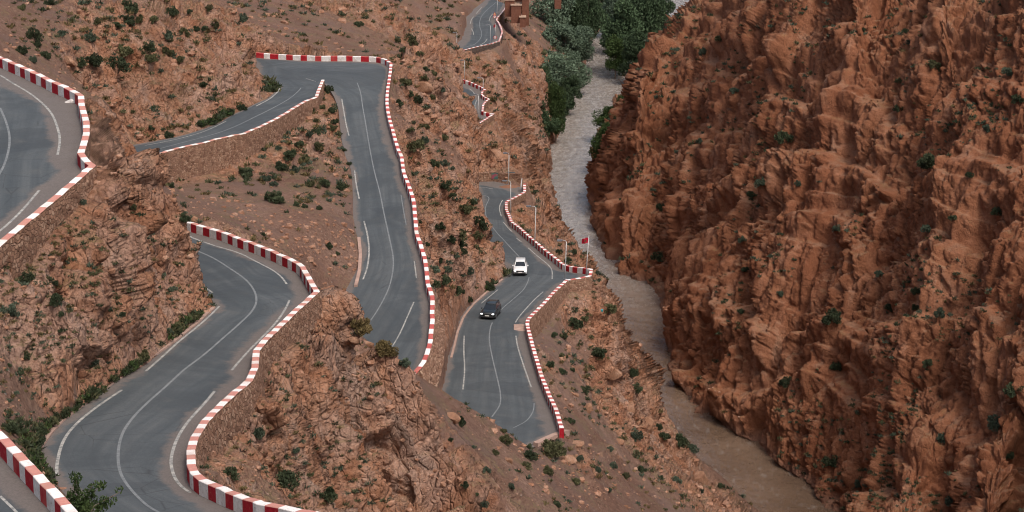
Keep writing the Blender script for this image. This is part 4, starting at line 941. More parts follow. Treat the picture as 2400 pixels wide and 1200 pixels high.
ZN = [ # test, phrase, group
 (lambda u, v: u > 1400 and v < 480 and u >= 1600 and v < 400, 'high on the dark red cliff'),
 (lambda u, v: u >= 1700 and v < 800, 'halfway up the dark red cliff'),
 (lambda u, v: u >= 1800, 'low on the dark red cliff'),
 (lambda u, v: u >= 1500 and v < 800, 'on the cliff beside the river'),
 (lambda u, v: u < 600 and v < 175, 'on the hillside above the upper road'),
 (lambda u, v: u < 660 and v < 340, 'beside the inner edge of the terrace road'),
 (lambda u, v: u > 820 and u < 1060 and v < 145, 'on the hill behind the far hairpin'),
 (lambda u, v: 640 < u < 830 and v < 400, 'below the long brown retaining wall'),
 (lambda u, v: 400 < u < 850 and v < 610, 'on the scree above the middle loop'),
 (lambda u, v: 910 < u < 1200 and v < 420, 'on the upper slope beside the hairpin road'),
 (lambda u, v: 910 < u < 1200 and v < 720, 'on the lower slope above the lower road'),
 (lambda u, v: u < 480 and v < 790, 'on the rock face under the upper road'),
 (lambda u, v: u < 420 and v < 1210, 'in the verge by the lower left bend'),
 (lambda u, v: u < 800 and v > 900, 'in the gully below the middle parapet'),
 (lambda u, v: u < 1060 and v < 880, 'on the crest in front of the road'),
 (lambda u, v: 1290 < u < 1500 and v < 800, 'on the slope near the flagpole turret'),
 (lambda u, v: u > 1240 and v < 1000, 'between the lower parapet and the river'),
 (lambda u, v: True, 'on the grassy slope at the bottom'),
]
TN = {'d': 'dark green', 'g': 'grey green', 'o': 'olive green', 's': 'straw coloured'}
ORD = ['leftmost']+[s for s in 'second third fourth fifth sixth seventh eighth ninth tenth eleventh twelfth thirteenth fourteenth fifteenth sixteenth seventeenth eighteenth nineteenth twentieth twenty-first twenty-second twenty-third twenty-fourth twenty-fifth twenty-sixth twenty-seventh twenty-eighth twenty-ninth thirtieth thirty-first thirty-second thirty-third thirty-fourth thirty-fifth thirty-sixth thirty-seventh thirty-eighth thirty-ninth fortieth forty-first forty-second forty-third forty-fourth forty-fifth forty-sixth forty-seventh'.split()]
bl = []
for tok in BL.split():
    a_, b_, c_ = tok[:-1].split(','); u, v, wpx = float(a_), float(b_), float(c_)
    zn = next(p for f, p in ZN if f(u, v)); bl.append((u, v, wpx, TN[tok[-1]], zn))
placed = []
for u, v, wpx, tone, zn in bl:
    loc, nor = hit(u, min(v+wpx*0.28, 1230))
    if loc is None: continue
    rz_ = hit_road(u, v+wpx*0.28)
    if rz_ is not None and (rz_-CAMO).length < (loc-CAMO).length+0.3: print('bush on road', u, v); continue
    dist = (loc-CAMO).length; wd = wpx*dist/FPX*1.3
    placed.append((u, v, wpx, tone, zn, loc, wd, nor))
for zn in {p[4] for p in placed}:
    grp = sorted([p for p in placed if p[4] == zn], key=lambda p: p[0]); print('zone', zn, len(grp))
    for i, (u, v, wpx, tone, z_, loc, wd, nor) in enumerate(grp):
        size = 'large' if wd > 2.0 else ('small' if wd < 1.05 else 'medium'); o_ = ORD[i] if i < len(grp)-1 else 'rightmost'
        lab = f"{size} {tone} bush {zn}, " + (f"{o_} there" if i in (0, len(grp)-1) else f"{o_} from the left")
        o = bpy.data.objects.new('bush', BUSH[(rng.integers(4), tone)]); C.objects.link(o)
        o.location = loc; up = (Vector((0, 0, 1))*0.75+nor*0.25).normalized()
        o.rotation_euler = (up.to_track_quat('Z', 'Y') @ Matrix.Rotation(rng.uniform(0, 6.28), 3, 'Z').to_quaternion()).to_euler()
        hs = rng.uniform(0.95, 1.25); o.scale = (wd, wd*rng.uniform(0.85, 1.1), wd*hs)
        tagp(o, lab, 'bush', 'bushes dotted over the gorge slopes')
# the leafy broad shrub in the bottom left corner
def leafy_shrub():
    r = np.random.default_rng(5); cent = []; it = []
    for i in range(26):
        a = r.uniform(0, 6.28); q = r.uniform(0.1, 0.62); h = r.uniform(0.25, 1.0)*(1-0.6*q); tip = np.array([q*math.cos(a)*1.5, q*math.sin(a), h])
        tv_, tf = tube([(0, 0, -0.3), tip*np.array([.35, .35, .6]), tip], [0.02, 0.012, 0.004], 4); it.append((tv_, tf, 1))
        for s in np.linspace(0.5, 1.0, 5): cent.append(tip*s*np.array([1, 1, 1])+r.normal(size=3)*0.03)
    cent = np.array(cent); V, F = leaf_cloud(cent, np.full(len(cent), 0.085), 6000, 0.058, 0.5, 0.4, r)
    return V, F, it
loc, nor = hit(205, 1195)
p0 = at(200, 1215, 84.0) ; p0 = at(185, 1235, 75.5)
root = empty('leafy_shrub', p0); tagp(root, 'broad bright green leafy shrub overhanging the road at the bottom left', 'shrub')
V, F, it = leafy_shrub(); root.scale = (2.1, 1.6, 2.5)
lv = link('foliage', mesh_py('foliage', V, [tuple(map(int, f)) for f in F]), [TM['fresh green']], root); vv, ff, mm = joinVF([(a, b, 0) for a, b, c_ in it]); link('stem', mesh_py('stem', vv, ff), [M_BARK], root)

# ---- trees on the river banks
def tree_mesh(seed, tall):
    r = np.random.default_rng(seed); n = 44
    cent = []; rad = []; br = []
    for i in range(n):
        h = r.uniform(0.22, 0.93); prof = math.sin(math.pi*min(1, (h-0.08)/0.98))**0.7*0.36*(1.15-0.45*h if tall else 1.0)
        a = r.uniform(0, 6.28); q = prof*r.uniform(0.2, 1.0)
        cent.append((q*math.cos(a), q*math.sin(a), h)); rad.append(r.uniform(0.085, 0.165))
    cent = np.array(cent); rad = np.array(rad)
    V, F = leaf_cloud(cent, rad, 9500, 0.046, 0.45, 0.4, r)
    tv_, tf = tube([(0, 0, -0.06), (0.01, 0.01, 0.2), (-0.01, 0.02, 0.5), (0.01, 0, 0.85)], [0.022, 0.017, 0.011, 0.003], 7); items = [(tv_, tf, 0)]
    for i in range(0, n, 2):
        c = cent[i]; s = max(0.12, c[2]-0.22); tv_, tf = tube([(0, 0.01, s), (c[0]*0.5, c[1]*0.5, s+(c[2]-s)*0.6), c], [0.009, 0.006, 0.002], 4); items.append((tv_, tf, 0))
    tV, tF, _ = joinVF(items); return (V, [tuple(map(int, f)) for f in F]), (tV, tF)
TREEM = {}
for vi in range(4):
    (V, F), (tV, tF) = tree_mesh(300+vi, vi % 2 == 0); trk = mesh_py('trunk', tV, tF); trk.materials.append(M_BARK)
    for tone, m in TM.items():
        cr = mesh_py('crown', V, F); cr.materials.append(m); TREEM[(vi, tone)] = (cr, trk)
TREES = [ # u, v base, v top, width px, tone, label
 (1292,112,-22,92,'silvery green','tall silvery tree beside the clay kasbah towers, leftmost on the left bank'),
 (1338,108,-5,66,'deep green','deep green tree behind the silvery riverside trees at the top'),
 (1378,100,-40,66,'deep green','dark tree at the top of the left bank, nearest the narrow channel'),
 (1325,158,58,92,'silvery green','pale silvery tree in front of the topmost left bank trees'),
 (1362,150,64,60,'silvery green','pale silvery tree leaning toward the channel on the left bank'),
 (1262,132,60,60,'deep green','dark rounded tree at the foot of the kasbah slope'),
 (1298,236,126,84,'silvery green','broad silvery tree midway down the left bank grove'),
 (1350,214,124,62,'silvery green','silvery tree standing over the water midway down the left bank'),
 (1276,248,158,56,'deep green','dark tree against the rocks midway down the left bank'),
 (1330,262,180,60,'deep green','dark green tree hanging over the water edge on the left bank'),
 (1303,326,202,48,'fresh green','slender fresh green tree at the lower end of the left bank grove'),
 (1268,332,258,66,'deep green','low dark tree against the reddish rocks, lowest of the left bank grove'),
 (1238,275,225,40,'deep green','small dark tree tucked among rocks left of the grove'),
 (1418,80,-60,74,'deep green','dark tree between the two river channels at the top edge'),
 (1448,120,-12,78,'silvery green','silvery topped tree on the island between the channels'),
 (1462,168,10,96,'deep green','tallest dark green tree on the island between the channels'),
 (1505,150,-14,86,'deep green','dark spreading tree on the island beside the right channel'),
 (1442,176,88,56,'fresh green','green tree at the left edge of the island over the main channel'),
 (1488,190,80,80,'deep green','low dark tree at the near end of the island'),
 (1545,78,-8,60,'deep green','dark tree overhanging the right channel below the cliff'),
 (1527,148,62,52,'deep green','small dark tree on the right side of the island'),
 (1262,170,96,56,'deep green','dark green tree on the bank under the kasbah, left of silvery tree'),
 (1390,60,-50,70,'silvery green','silvery tree at the very top between the dark trees'),
 (1255,310,232,50,'deep green','dark bushy tree at the lower left edge of the left bank grove'),
 (1312,296,215,52,'deep green','dark green tree behind the slender fresh green tree'),
 (1285,205,120,70,'silvery green','grey green tree filling the middle of the left bank grove'),
 (1352,90,10,70,'deep green','dark tree filling the gap above the pale silvery trees'),
 (1480,60,-60,80,'deep green','dark tree at the top edge behind the island trees'),
]
for u, vb, vt, wpx, tone, lab in TREES:
    b = at(u, vb, -118.8); d = math.hypot(b[1], b[2]-CAM_H); sc = d/FPX; b[2] = 0.6
    hm, wm = (vb-vt)*sc*1.08, wpx*sc*1.5
    tl, _n = hit(u, vb)
    root = empty('riverside_tree', b, rng.uniform(0, 6.28)); tagp(root, lab, 'tree', 'trees along the river'); root.scale = (wm, wm, hm)
    cr, trk = TREEM[(int(rng.integers(4)), tone)]
    for nm, m_ in (('crown', cr), ('trunk', trk)):
        o = bpy.data.objects.new(nm, m_); C.objects.link(o); o.parent = root
for u, vb, vt, wpx, lab in [(1432,322,252,66,'wide green bush on the right bank under the cliff foot, upper of two'),(1414,396,300,58,'wide green bush on the right bank under the cliff foot, lower of two'),(1462,262,228,36,'small green bush on the sandy spit beside the cliff')]:
    b = at(u, vb, -118.5); d = math.hypot(b[1], b[2]-CAM_H); sc = d/FPX
    root = empty('riverside_bush', b, rng.uniform(0, 6.28)); tagp(root, lab, 'bush', 'bushes on the right river bank'); root.scale = (wpx*sc*1.5, wpx*sc*1.5, (vb-vt)*sc*1.1)
    cr, trk = TREEM[(1, 'fresh green')]
    for nm, m_ in (('foliage', cr), ('stem', trk)):
        o = bpy.data.objects.new(nm, m_); C.objects.link(o); o.parent = root

# ---- low scrub, dry tufts and loose stones nobody could count
def on_ground(n, ubox=(0, 2400), vbox=(0, 1200)):
    out = []
    while len(out) < n:
        u, v = rng.uniform(*ubox), rng.uniform(*vbox); loc, nor = hit(u, v)
        if loc is None or loc.z < 0.4: continue
        out.append((u, v, loc.copy(), nor.copy()))
    return out
rrA = np.array(rr); mxr = np.maximum.accumulate(rrA[:, 1])
pts = on_ground(17000); P_ = np.array([p[2] for p in pts]); U_ = np.array([p[0] for p in pts]); V_ = np.array([p[1] for p in pts]); Nn_ = np.array([p[3] for p in pts])
gi_, gj_ = gi(P_); rmk = samp(RM, np.clip(gi_, 0, NT-1.001), np.clip(gj_, 0, NL-1.001)); nrk = samp(NEAR, np.clip(gi_, 0, NT-1.001), np.clip(gj_, 0, NL-1.001)); right = P_[:, 0] > np.interp(P_[:, 1], mxr, rrA[:, 0])
patch = fbm(P_, 1/9.0, 3, 77); patch2 = fbm(P_, 1/28.0, 2, 79)
dist_ = np.linalg.norm(P_-np.array([0, 0, CAM_H]), axis=1)
ok = (rmk < 0.12) & (Nn_[:, 2] > np.where(right, 0.35, 0.45)) & (patch*0.65+patch2*0.35+rng.uniform(-.07, .07, len(P_)) > np.where(right, 0.56, 0.495))
idxs = np.nonzero(ok)[0]; print('tufts', len(idxs))
def build_tufts(sel, name, lab, mats, probs):
    VV, FF, MM = [], [], []; o = 0
    for i in sel:
        s = dist_[i]/FPX*rng.uniform(5, 19)*(1.0 if not right[i] else 0.8); nbl = 34
        m = rng.choice(len(mats), p=probs)
        d = rng.normal(size=(nbl, 3)); d[:, 2] = np.abs(d[:, 2])*0.9+0.25; d /= np.linalg.norm(d, axis=1)[:, None]
        b = P_[i]+d*s*rng.uniform(0.15, 0.5, nbl)[:, None]*np.array([1.25, 1.25, 0.8]); ax = d*0.6+rng.normal(size=(nbl, 3))*0.5; ax[:, 2] += 0.4
        sdv = np.cross(ax, rng.normal(size=(nbl, 3))); sdv /= np.linalg.norm(sdv, axis=1)[:, None]
        VV.append(np.stack([b-sdv*s*0.09, b+ax*s*0.26, b+sdv*s*0.09, b-ax*s*0.12], 1).reshape(-1, 3)); FF.append(np.arange(4*nbl).reshape(-1, 4)+o); MM += [m]*nbl; o += 4*nbl
    me_ = mesh_np(name, np.concatenate(VV), np.concatenate(FF), False, MM); ob = link(name, me_, mats); tagp(ob, lab, 'scrub', kind='stuff'); return ob
build_tufts([i for i in idxs if not right[i]], 'low_scrub', 'low grey green and straw coloured scrub scattered over the left slopes', [FM['dark green'], FM['grey green'], FM['olive green'], FM['straw coloured']], [0.14, 0.32, 0.24, 0.30])
build_tufts([i for i in idxs if right[i]], 'cliff_scrub', 'sparse dark scrub clinging to the ledges of the right cliff', [FM['dark green'], FM['grey green'], FM['olive green'], FM['straw coloured']], [0.34, 0.38, 0.16, 0.12])
vg = []
for poly, wv, nn_ in [([(300,880),(230,922),(160,968),(100,1005),(70,1060),(95,1110),(130,1160)], 20, 230), ([(30,990),(60,1020),(90,1075),(110,1130)], 26, 130), ([(833,470),(835,510),(838,545)], 5, 40), ([(814,345),(806,290),(798,255)], 5, 36), ([(1140,684),(1170,662),(1192,640),(1190,610)], 7, 46), ([(395,790),(440,752),(470,735)], 9, 60), ([(540,262),(500,286),(470,296)], 7, 40), ([(340,845),(310,862),(285,885)], 9, 50), ([(630,195),(645,205),(640,222)], 5, 20), ([(0,1120),(30,1140),(60,1165),(95,1200)], 14, 70)]:
    P2 = np.array(poly, float); L2 = np.concatenate([[0], np.cumsum(np.hypot(*np.diff(P2, axis=0).T))])
    for q in rng.uniform(0, L2[-1], nn_):
        vg.append((np.interp(q, L2, P2[:, 0])+rng.normal()*wv*0.5, np.interp(q, L2, P2[:, 1])+rng.normal()*wv*0.35))
keepP = (P_, dist_, right)
gp = []
for u, v in vg:
    loc, nor = hit(u, v)
    if loc is None: continue
    q = hit_road(u, v)
    if q is not None and (q-CAMO).length < (loc-CAMO).length+0.2: continue
    gp.append(np.array(loc))
P_ = np.array(gp); dist_ = np.linalg.norm(P_-np.array([0, 0, CAM_H]), axis=1)*1.5; right = np.zeros(len(P_), bool)
build_tufts(range(len(P_)), 'verge_weeds', 'dense green weeds along the rock side road verges', [FM['dark green'], TM['fresh green'], FM['olive green']], [0.5, 0.25, 0.25])
P_, dist_, right = keepP
def rock_vf(r, n=1):
    V = np.array([(-1,-1,-1),(1,-1,-1),(1,1,-1),(-1,1,-1),(-1,-1,1),(1,-1,1),(1,1,1),(-1,1,1),(0,-1.3,0),(1.3,0,0),(0,1.3,0),(-1.3,0,0),(0,0,1.3),(0,0,-1)], float)
    F = [(0,1,8),(1,5,8),(5,4,8),(4,0,8),(1,2,9),(2,6,9),(6,5,9),(5,1,9),(2,3,10),(3,7,10),(7,6,10),(6,2,10),(3,0,11),(0,4,11),(4,7,11),(7,3,11),(4,5,12),(5,6,12),(6,7,12),(7,4,12),(1,0,13),(2,1,13),(3,2,13),(0,3,13)]
    V = V*r.uniform(0.6, 1.15, V.shape)*np.array([1, 0.8, 0.6]); return V*0.5, np.array(F)
protos = [rock_vf(rng) for _ in range(12)]
def stone_mat(name, a_, b_, c_):
    k = NT_(name, 0.95, 0.12); n = k.noise(0.9, 5, 0.7); n2 = k.noise(6, 4, 0.7); c = k.ramp(n, [(0.32, a_), (0.5, b_), (0.68, c_)]); c = k.mix(k.ramp(n2, [(0.35, 0.5), (0.55, 0)]), c, tuple(x*0.5 for x in a_)); k.color(c); k.bump(n2, 0.08, 0.8); return k.m
M_STN = stone_mat('loose_stone', (0.22, 0.11, 0.07), (0.33, 0.18, 0.12), (0.42, 0.28, 0.21)); M_BOUL = stone_mat('orange_boulder_rock', (0.19, 0.098, 0.062), (0.28, 0.155, 0.10), (0.36, 0.23, 0.165))
VV, FF = [], []; o = 0
bias = fbm(P_, 1/12.0, 3, 177)
for i in np.nonzero((~right) & (rmk < 0.1) & (bias+rng.uniform(-.2, .2, len(P_)) > 0.47) & (Nn_[:, 2] > 0.4))[0]:
    V, F = protos[rng.integers(12)]; s = dist_[i]/FPX*min(22, 3.2/rng.uniform(0.12, 1.0)**0.8); a = rng.uniform(0, 6.28); R_ = rotm('Z', a) @ rotm('X', rng.uniform(-.6, .6))
    VV.append((V*s) @ R_.T+P_[i]+np.array([0, 0, s*0.05])); FF.append(F+o); o += len(V)
tagp(link('loose_stones', mesh_np('loose_stones', np.concatenate(VV), np.concatenate(FF)), [M_STN]), 'loose reddish stones strewn over the scree slopes', 'stones', kind='stuff')
# ---- boulders one can tell apart
def boulder(seed, sub=3):
    r = np.random.default_rng(seed); bm = bmesh.new(); bmesh.ops.create_icosphere(bm, subdivisions=sub, radius=0.5)
    V = np.array([v.co for v in bm.verts]); F = [tuple(v.index for v in f.verts) for f in bm.faces]; bm.free()
    for _ in range(11):
        n = r.normal(size=3); n /= np.linalg.norm(n); d = r.uniform(0.20, 0.38); e = V@n-d; V = V-np.where(e > 0, e, 0)[:, None]*n*0.94
    V = V*(1+0.07*(fbm(V+seed, 4.0, 3, seed)-0.5))[:, None]; return V, F
BO = [(163,137,34,30,'square pinkish boulder on the hillside above the upper left road'),
 (993,197,40,32,'rounded orange boulder on the slope right of the hairpin road'),(995,278,26,22,'small orange boulder halfway down the slope right of the hairpin road'),
 (1373,950,32,28,'pale orange square boulder between the lower parapet and the river'),(1328,1072,46,30,'pale flat boulder below the end of the lower road'),
 (1420,918,36,32,'pale round boulder among rocks above the river bank'),(1346,1036,44,14,'long flat concrete coloured slab beside the road end'),
 (827,790,30,24,'leftmost brown boulder perched on the crest by the hairpin road'),(858,798,34,26,'right brown boulder perched on the crest by the hairpin road'),
 (403,443,18,14,'small boulder at the foot of the long retaining wall'),(119,531,16,14,'small tan stone resting at the foot of the upper wall'),
 (457,512,28,24,'reddish boulder beside the start of the middle parapet'),(1055,970,40,32,'orange boulder at the edge of the grassy slope'),
 (1190,1075,30,20,'pale boulder in the grassy slope below the road end'),(1450,1030,26,20,'orange rock on the rubble slope above the river'),
 (1640,1115,50,40,'brown rock hump low on the slope near the river'),(1520,990,34,50,'blocky rock at the foot of the tall pillar'),
 (610,950,22,18,'pale stone below the middle retaining wall'),(1165,355,60,24,'flat topped orange rock above the painted lay-by wall'),
 (1345,920,24,18,'pale rock beside bushes below the lower parapet'),(1480,945,30,34,'grey brown rock beside the tall pillar'),
 (1250,330,24,18,'tan rock above the left bank trees'),(1440,860,34,40,'grey rounded rock on the spur over the river')]
for i, (u, v, wp, hp_, lab) in enumerate(BO):
    loc, nor = hit(u, v+hp_*0.3)
    if loc is None: continue
    sc = (loc-CAMO).length/FPX; V, F = boulder(50+i)
    o = link('boulder', mesh_py('boulder', V, F), [M_BOUL]); o.location = loc+Vector((0, 0, -hp_*sc*0.02)); o.scale = (wp*sc*1.25, wp*sc*1.0, hp_*sc*1.2); o.rotation_euler = (rng.uniform(-.15, .15), rng.uniform(-.2, .2), rng.uniform(0, 1.0)); tagp(o, lab, 'boulder')
V, F = boulder(99); loc, _n = hit(1532, 1000); b = at(1533, 1000, 292.0)
o = link('rock_pillar', mesh_py('rock_pillar', V*np.array([1, 1, 1.0]), F), [M_BOUL]); o.location = at(1532, 950, 293.0); o.scale = (2.3, 2.6, 10.5); o.rotation_euler = (0, 0.06, 0.4); tagp(o, 'tall narrow brown rock pillar standing at the river edge', 'rock pillar')
# ---------------------------------------------------------------- built things
def boxVF(x0, x1, y0, y1, z0, z1, bev=0.0):
    if bev <= 0:
        V = [(x0,y0,z0),(x1,y0,z0),(x1,y1,z0),(x0,y1,z0),(x0,y0,z1),(x1,y0,z1),(x1,y1,z1),(x0,y1,z1)]; F = [(0,3,2,1),(4,5,6,7),(0,1,5,4),(1,2,6,5),(2,3,7,6),(3,0,4,7)]; return V, F
    bm = bmesh.new(); bmesh.ops.create_cube(bm, size=1.0); 
    for v in bm.verts: v.co = Vector(((x0+x1)/2+v.co.x*(x1-x0), (y0+y1)/2+v.co.y*(y1-y0), (z0+z1)/2+v.co.z*(z1-z0)))
    bmesh.ops.bevel(bm, geom=list(bm.edges), offset=bev, segments=2, affect='EDGES', profile=0.5)
    V = [tuple(v.co) for v in bm.verts]; F = [tuple(v.index for v in f.verts) for f in bm.faces]; bm.free(); return V, F
def part(name, items, mat, parent, smooth_=False):
    V, F, _ = joinVF([(a, b, 0) for a, b in items]); return link(name, mesh_py(name, V, F, None, smooth_), [mat] if mat else [], parent)
M_POLE = plain('white_painted_steel', (0.50, 0.51, 0.52), 0.45, 0.0, 0.5); M_HEAD = plain('grey_lamp_housing', (0.16, 0.17, 0.19), 0.5, 0.3); M_LENS = plain('lamp_lens', (0.5, 0.5, 0.48), 0.3)
def lamp_base(u, v, Y=None):
    p = hit_road(u, v)
    return Vector(at(u, v, Y)) if Y else p
LAMPS = [ # base u,v, top u,v, arm px (left -), label
 (1324,655,1327.5,567,-5,-5,'white street lamp at the inner corner of the flagpole turret'),
 (1253,580,1256,487,-6,-5,'white street lamp behind the parapet beside the white car'),
 (1197,509,1197,428,-5,-6,'white street lamp at the zigzag start of the lower parapet'),
 (1191.5,434,1193,364,-1.5,-7,'tall street lamp with round head in the sandy lay-by'),
 (1089,187,1089,144,-1,-4,'street lamp behind the far end of the small bend parapet'),
 (1132,222,1132.5,186,-3.5,-5,'street lamp at the upper corner of the zigzag parapet'),
 (1123,287,1121.5,224,-2,-4,'street lamp standing on the inside shoulder of the small bend'),
 (1070,122,1071,79,-1.5,-4,'street lamp on the left stretch of the farthest road'),
 (1149,102,1149.4,61,-3,-4,'street lamp at the middle of the farthest road'),
 (1164.5,42,1166,-6,-3,-4,'street lamp nearest the kasbah, cut by the top edge'),
]
for u0, v0, u1, v1, au, av, lab in LAMPS:
    b = hit_road(u0, v0)
    if b is None: b = hit(u0, v0)[0]; print('lamp off road', u0, v0)
    t = at(u1, v1, float(b.y)); sc = float(b.y)/FPX; H = t[2]-b.z; dx = t[0]-b.x
    root = empty('street_lamp', b); tagp(root, lab, 'street lamp', 'street lamps along the roads')
    part('base_plate', [boxVF(-.22, .22, -.22, .22, -0.05, .12, .02)], M_HEAD, root)
    part('pole', [tube([(0, 0, 0), (dx*0.5, 0, H*0.5), (dx, 0, H)], [0.075, 0.062, 0.05], 8)], M_POLE, root, True)
    ax, az = au*sc*1.6, -av*sc*0.8
    part('arm', [tube([(dx, 0, H), (dx+ax*0.25, 0, H+az*0.7), (dx+ax*0.65, 0, H+az), (dx+ax, 0, H+az*0.95)], [0.045, 0.04, 0.038, 0.035], 6)], M_POLE, root, True)
    hd = part('lamp_head', [boxVF(dx+ax-0.5*(1 if ax < 0 else -1)-0.32, dx+ax-0.5*(1 if ax < 0 else -1)+0.42, -.16, .16, H+az*0.95-.09, H+az*0.95+.10, .05)], M_HEAD, root)
    part('lens', [boxVF(dx+ax-0.72, dx+ax-0.22, -.11, .11, H+az*0.95-.12, H+az*0.95-.092)], M_LENS, hd)
b = hit_road(1219.6, 449) or hit(1219.6, 449)[0]; t = at(1223.4, 418, float(b.y)+0.2)
o = part('white_post', [tube([b, t], [0.16, 0.05], 8)], M_POLE, None, True); tagp(o, 'leaning white tapered post beside the lay-by parapet', 'post')

# flags
def star(r, hw):
    V, F = [], []
    P = [np.array([r*math.sin(2*math.pi*k/5), r*math.cos(2*math.pi*k/5)]) for k in range(5)]
    for k in range(5):
        a, b = P[k], P[(k+2) % 5]; d = (b-a)/np.linalg.norm(b-a); n = np.array([-d[1], d[0]])*hw; o = len(V)
        V += [a+n, b+n, b-n, a-n]; F.append((o, o+1, o+2, o+3))
    return V, F
M_FLAG = plain('red_flag_cloth', (0.36, 0.008, 0.03), 0.8, 0, 0.1); M_GREEN = plain('flag_green', (0.01, 0.09, 0.03), 0.8)
def flag(base, top_px, wpx, hpx, lab, lean=0):
    b = base; t = at(top_px[0], top_px[1], float(b.y)); H = t[2]-b.z; dx = t[0]-b.x; sc = float(b.y)/FPX
    root = empty('flagpole', b); tagp(root, lab, 'flagpole', 'red flags on white poles')
    part('pole', [tube([(0, 0, -.1), (dx, 0, H+.15)], [0.07, 0.045], 8)], M_POLE, root, True)
    part('finial', [tube([(dx, 0, H+.15), (dx, 0, H+.22), (dx, 0, H+.29)], [0.04, 0.075, 0.02], 8)], M_POLE, root, True)
    W_, Hh = wpx*sc, hpx*sc; V, F = [], []; nx_, ny_ = 14, 8
    def fp(s, q): return (dx-0.05-s*W_, 0.12*math.sin(s*7+q*1.5)*s, H-q*Hh-0.38*Hh*s*s*0.9+0.05*math.sin(s*9)*s)
    for i in range(nx_+1):
        for j in range(ny_+1): V.append(fp(i/nx_, j/ny_))
    F = [tuple(int(x) for x in f) for f in grid_faces(nx_+1, ny_+1)]
    fl = link('flag', mesh_py('flag', V, F, None, True), [M_FLAG], root)
    sv_, sf = star(0.26, 0.035); Vs = []
    for p in sv_:
        x, y, z = fp(0.5-p[0]*Hh/W_, 0.5-p[1]); Vs.append((x, y-0.02, z))
    link('star', mesh_py('star', Vs, sf), [M_GREEN], fl)
b = hit_road(1373, 649) or hit(1373, 649)[0]; flag(b, (1380, 557), 16, 13, 'red flag with green star flying on white pole in the parapet corner')
b = hit_road(1160.5, 84) or hit(1160.5, 84)[0]; flag(b, (1162, 57), 5, 6.5, 'small red flag on thin pole beside the farthest road')

# road signs
M_SR = plain('sign_red', (0.55, 0.03, 0.03), 0.5); M_SW = plain('sign_white', (0.75, 0.75, 0.72), 0.5); M_SK = plain('sign_black', (0.02, 0.02, 0.02), 0.5); M_SY = plain('sign_cream', (0.65, 0.52, 0.25), 0.5); M_GREY = plain('galvanised_steel', (0.3, 0.31, 0.32), 0.5, 0.5)
def disc(r, y0, y1, z, n=20):
    V = [(r*math.cos(2*math.pi*i/n), y0, z+r*math.sin(2*math.pi*i/n)) for i in range(n)]+[(r*math.cos(2*math.pi*i/n), y1, z+r*math.sin(2*math.pi*i/n)) for i in range(n)]
    return V, [tuple(range(n)), tuple(range(n, 2*n))[::-1]]+[(i, i+n, (i+1) % n+n, (i+1) % n) for i in range(n)]
for u, vb, vc, tri, lab in [(1160.2, 96, 87.5, False, 'round red bordered road sign beside the small red flag, lower of two'), (1159.4, 46, 39, True, 'round road sign with a triangle sign above it, upper of two')]:
    b = hit_road(u, vb) or hit(u, vb)[0]; H = at(u, vc, float(b.y))[2]-b.z
    root = empty('road_sign', b); tagp(root, lab, 'road sign', 'round signs on the farthest road')
    part('post', [tube([(0, 0, -.1), (0, 0, H+(1.0 if tri else .3))], [0.05, 0.05], 6)], M_GREY, root)
    part('sign_border', [disc(0.42, -.09, -.06, H)], M_SR, root); pl = part('sign_face', [disc(0.30, -.096, -.092, H)], M_SW, root)
    part('symbol', [boxVF(-.17, .17, -.104, -.099, H-.05, H+.05)], M_SK, pl)
    if tri:
        z = H+0.85; part('triangle_border', [([(-.42, -.09, z-.30), (.42, -.09, z-.30), (0, -.09, z+.42), (-.42, -.06, z-.30), (.42, -.06, z-.30), (0, -.06, z+.42)], [(0, 1, 2), (5, 4, 3), (0, 3, 4, 1), (1, 4, 5, 2), (2, 5, 3, 0)])], M_SR, root)
        part('triangle_face', [([(-.27, -.096, z-.21), (.27, -.096, z-.21), (0, -.096, z+.25)], [(0, 1, 2)])], M_SY, root)

# lay-by: low painted wall, barrier, sand heap
M_MUD = NT_('mud_plaster', 0.95, 0.1); n_ = M_MUD.noise(1.2, 6, 0.7); M_MUD.color(M_MUD.ramp(n_, [(0.3, (0.125, 0.055, 0.038)), (0.7, (0.20, 0.092, 0.064))])); M_MUD.bump(n_, 0.1, 0.6); M_MUD = M_MUD.m
M_MUDCAP = plain('pale_mud_capping', (0.34, 0.24, 0.18), 0.95)
def wallseg(p, q, h, th, down=1.0):
    p, q = np.array(p), np.array(q); d = (q-p)[:2]; d /= np.linalg.norm(d); n = np.array([-d[1], d[0]])*th/2; V = []
    for a, z0, z1 in ((p, p[2]-down, p[2]+h), (q, q[2]-down, q[2]+h)):
        for s in (-1, 1):
            for z in (z0, z1): V.append((a[0]+n[0]*s, a[1]+n[1]*s, z))
    return V, [(0, 1, 3, 2), (4, 6, 7, 5), (0, 4, 5, 1), (2, 3, 7, 6), (1, 5, 7, 3), (0, 2, 6, 4)]
root = empty('stone_wall', at(1165, 424, -79.0)); tagp(root, 'low rubble wall with painted murals behind the sandy lay-by', 'wall'); off = np.array(root.location)
a_, m_, c_ = at(1108, 426, -79.2), at(1165, 423, -79.0), at(1222, 424, -78.6)
part('wall', [wallseg(a_-off, m_-off, 1.5, .5), wallseg(m_-off, c_-off, 1.3, .5)], M_STONE, root)
def mural(name, seed, cols):
    k = NT_(name, 0.9, 0.1); v = k.vor(1.6, out='Color'); s = k.n.new('ShaderNodeSeparateColor'); k.l.new(v, s.inputs[0]); k.color(k.mix(k.ramp(k.noise(3.0, 4), [(0.5, 0), (0.65, .6)]), k.ramp(s.outputs[0], cols, 'CONSTANT'), (0.22, 0.15, 0.12))); return k.m
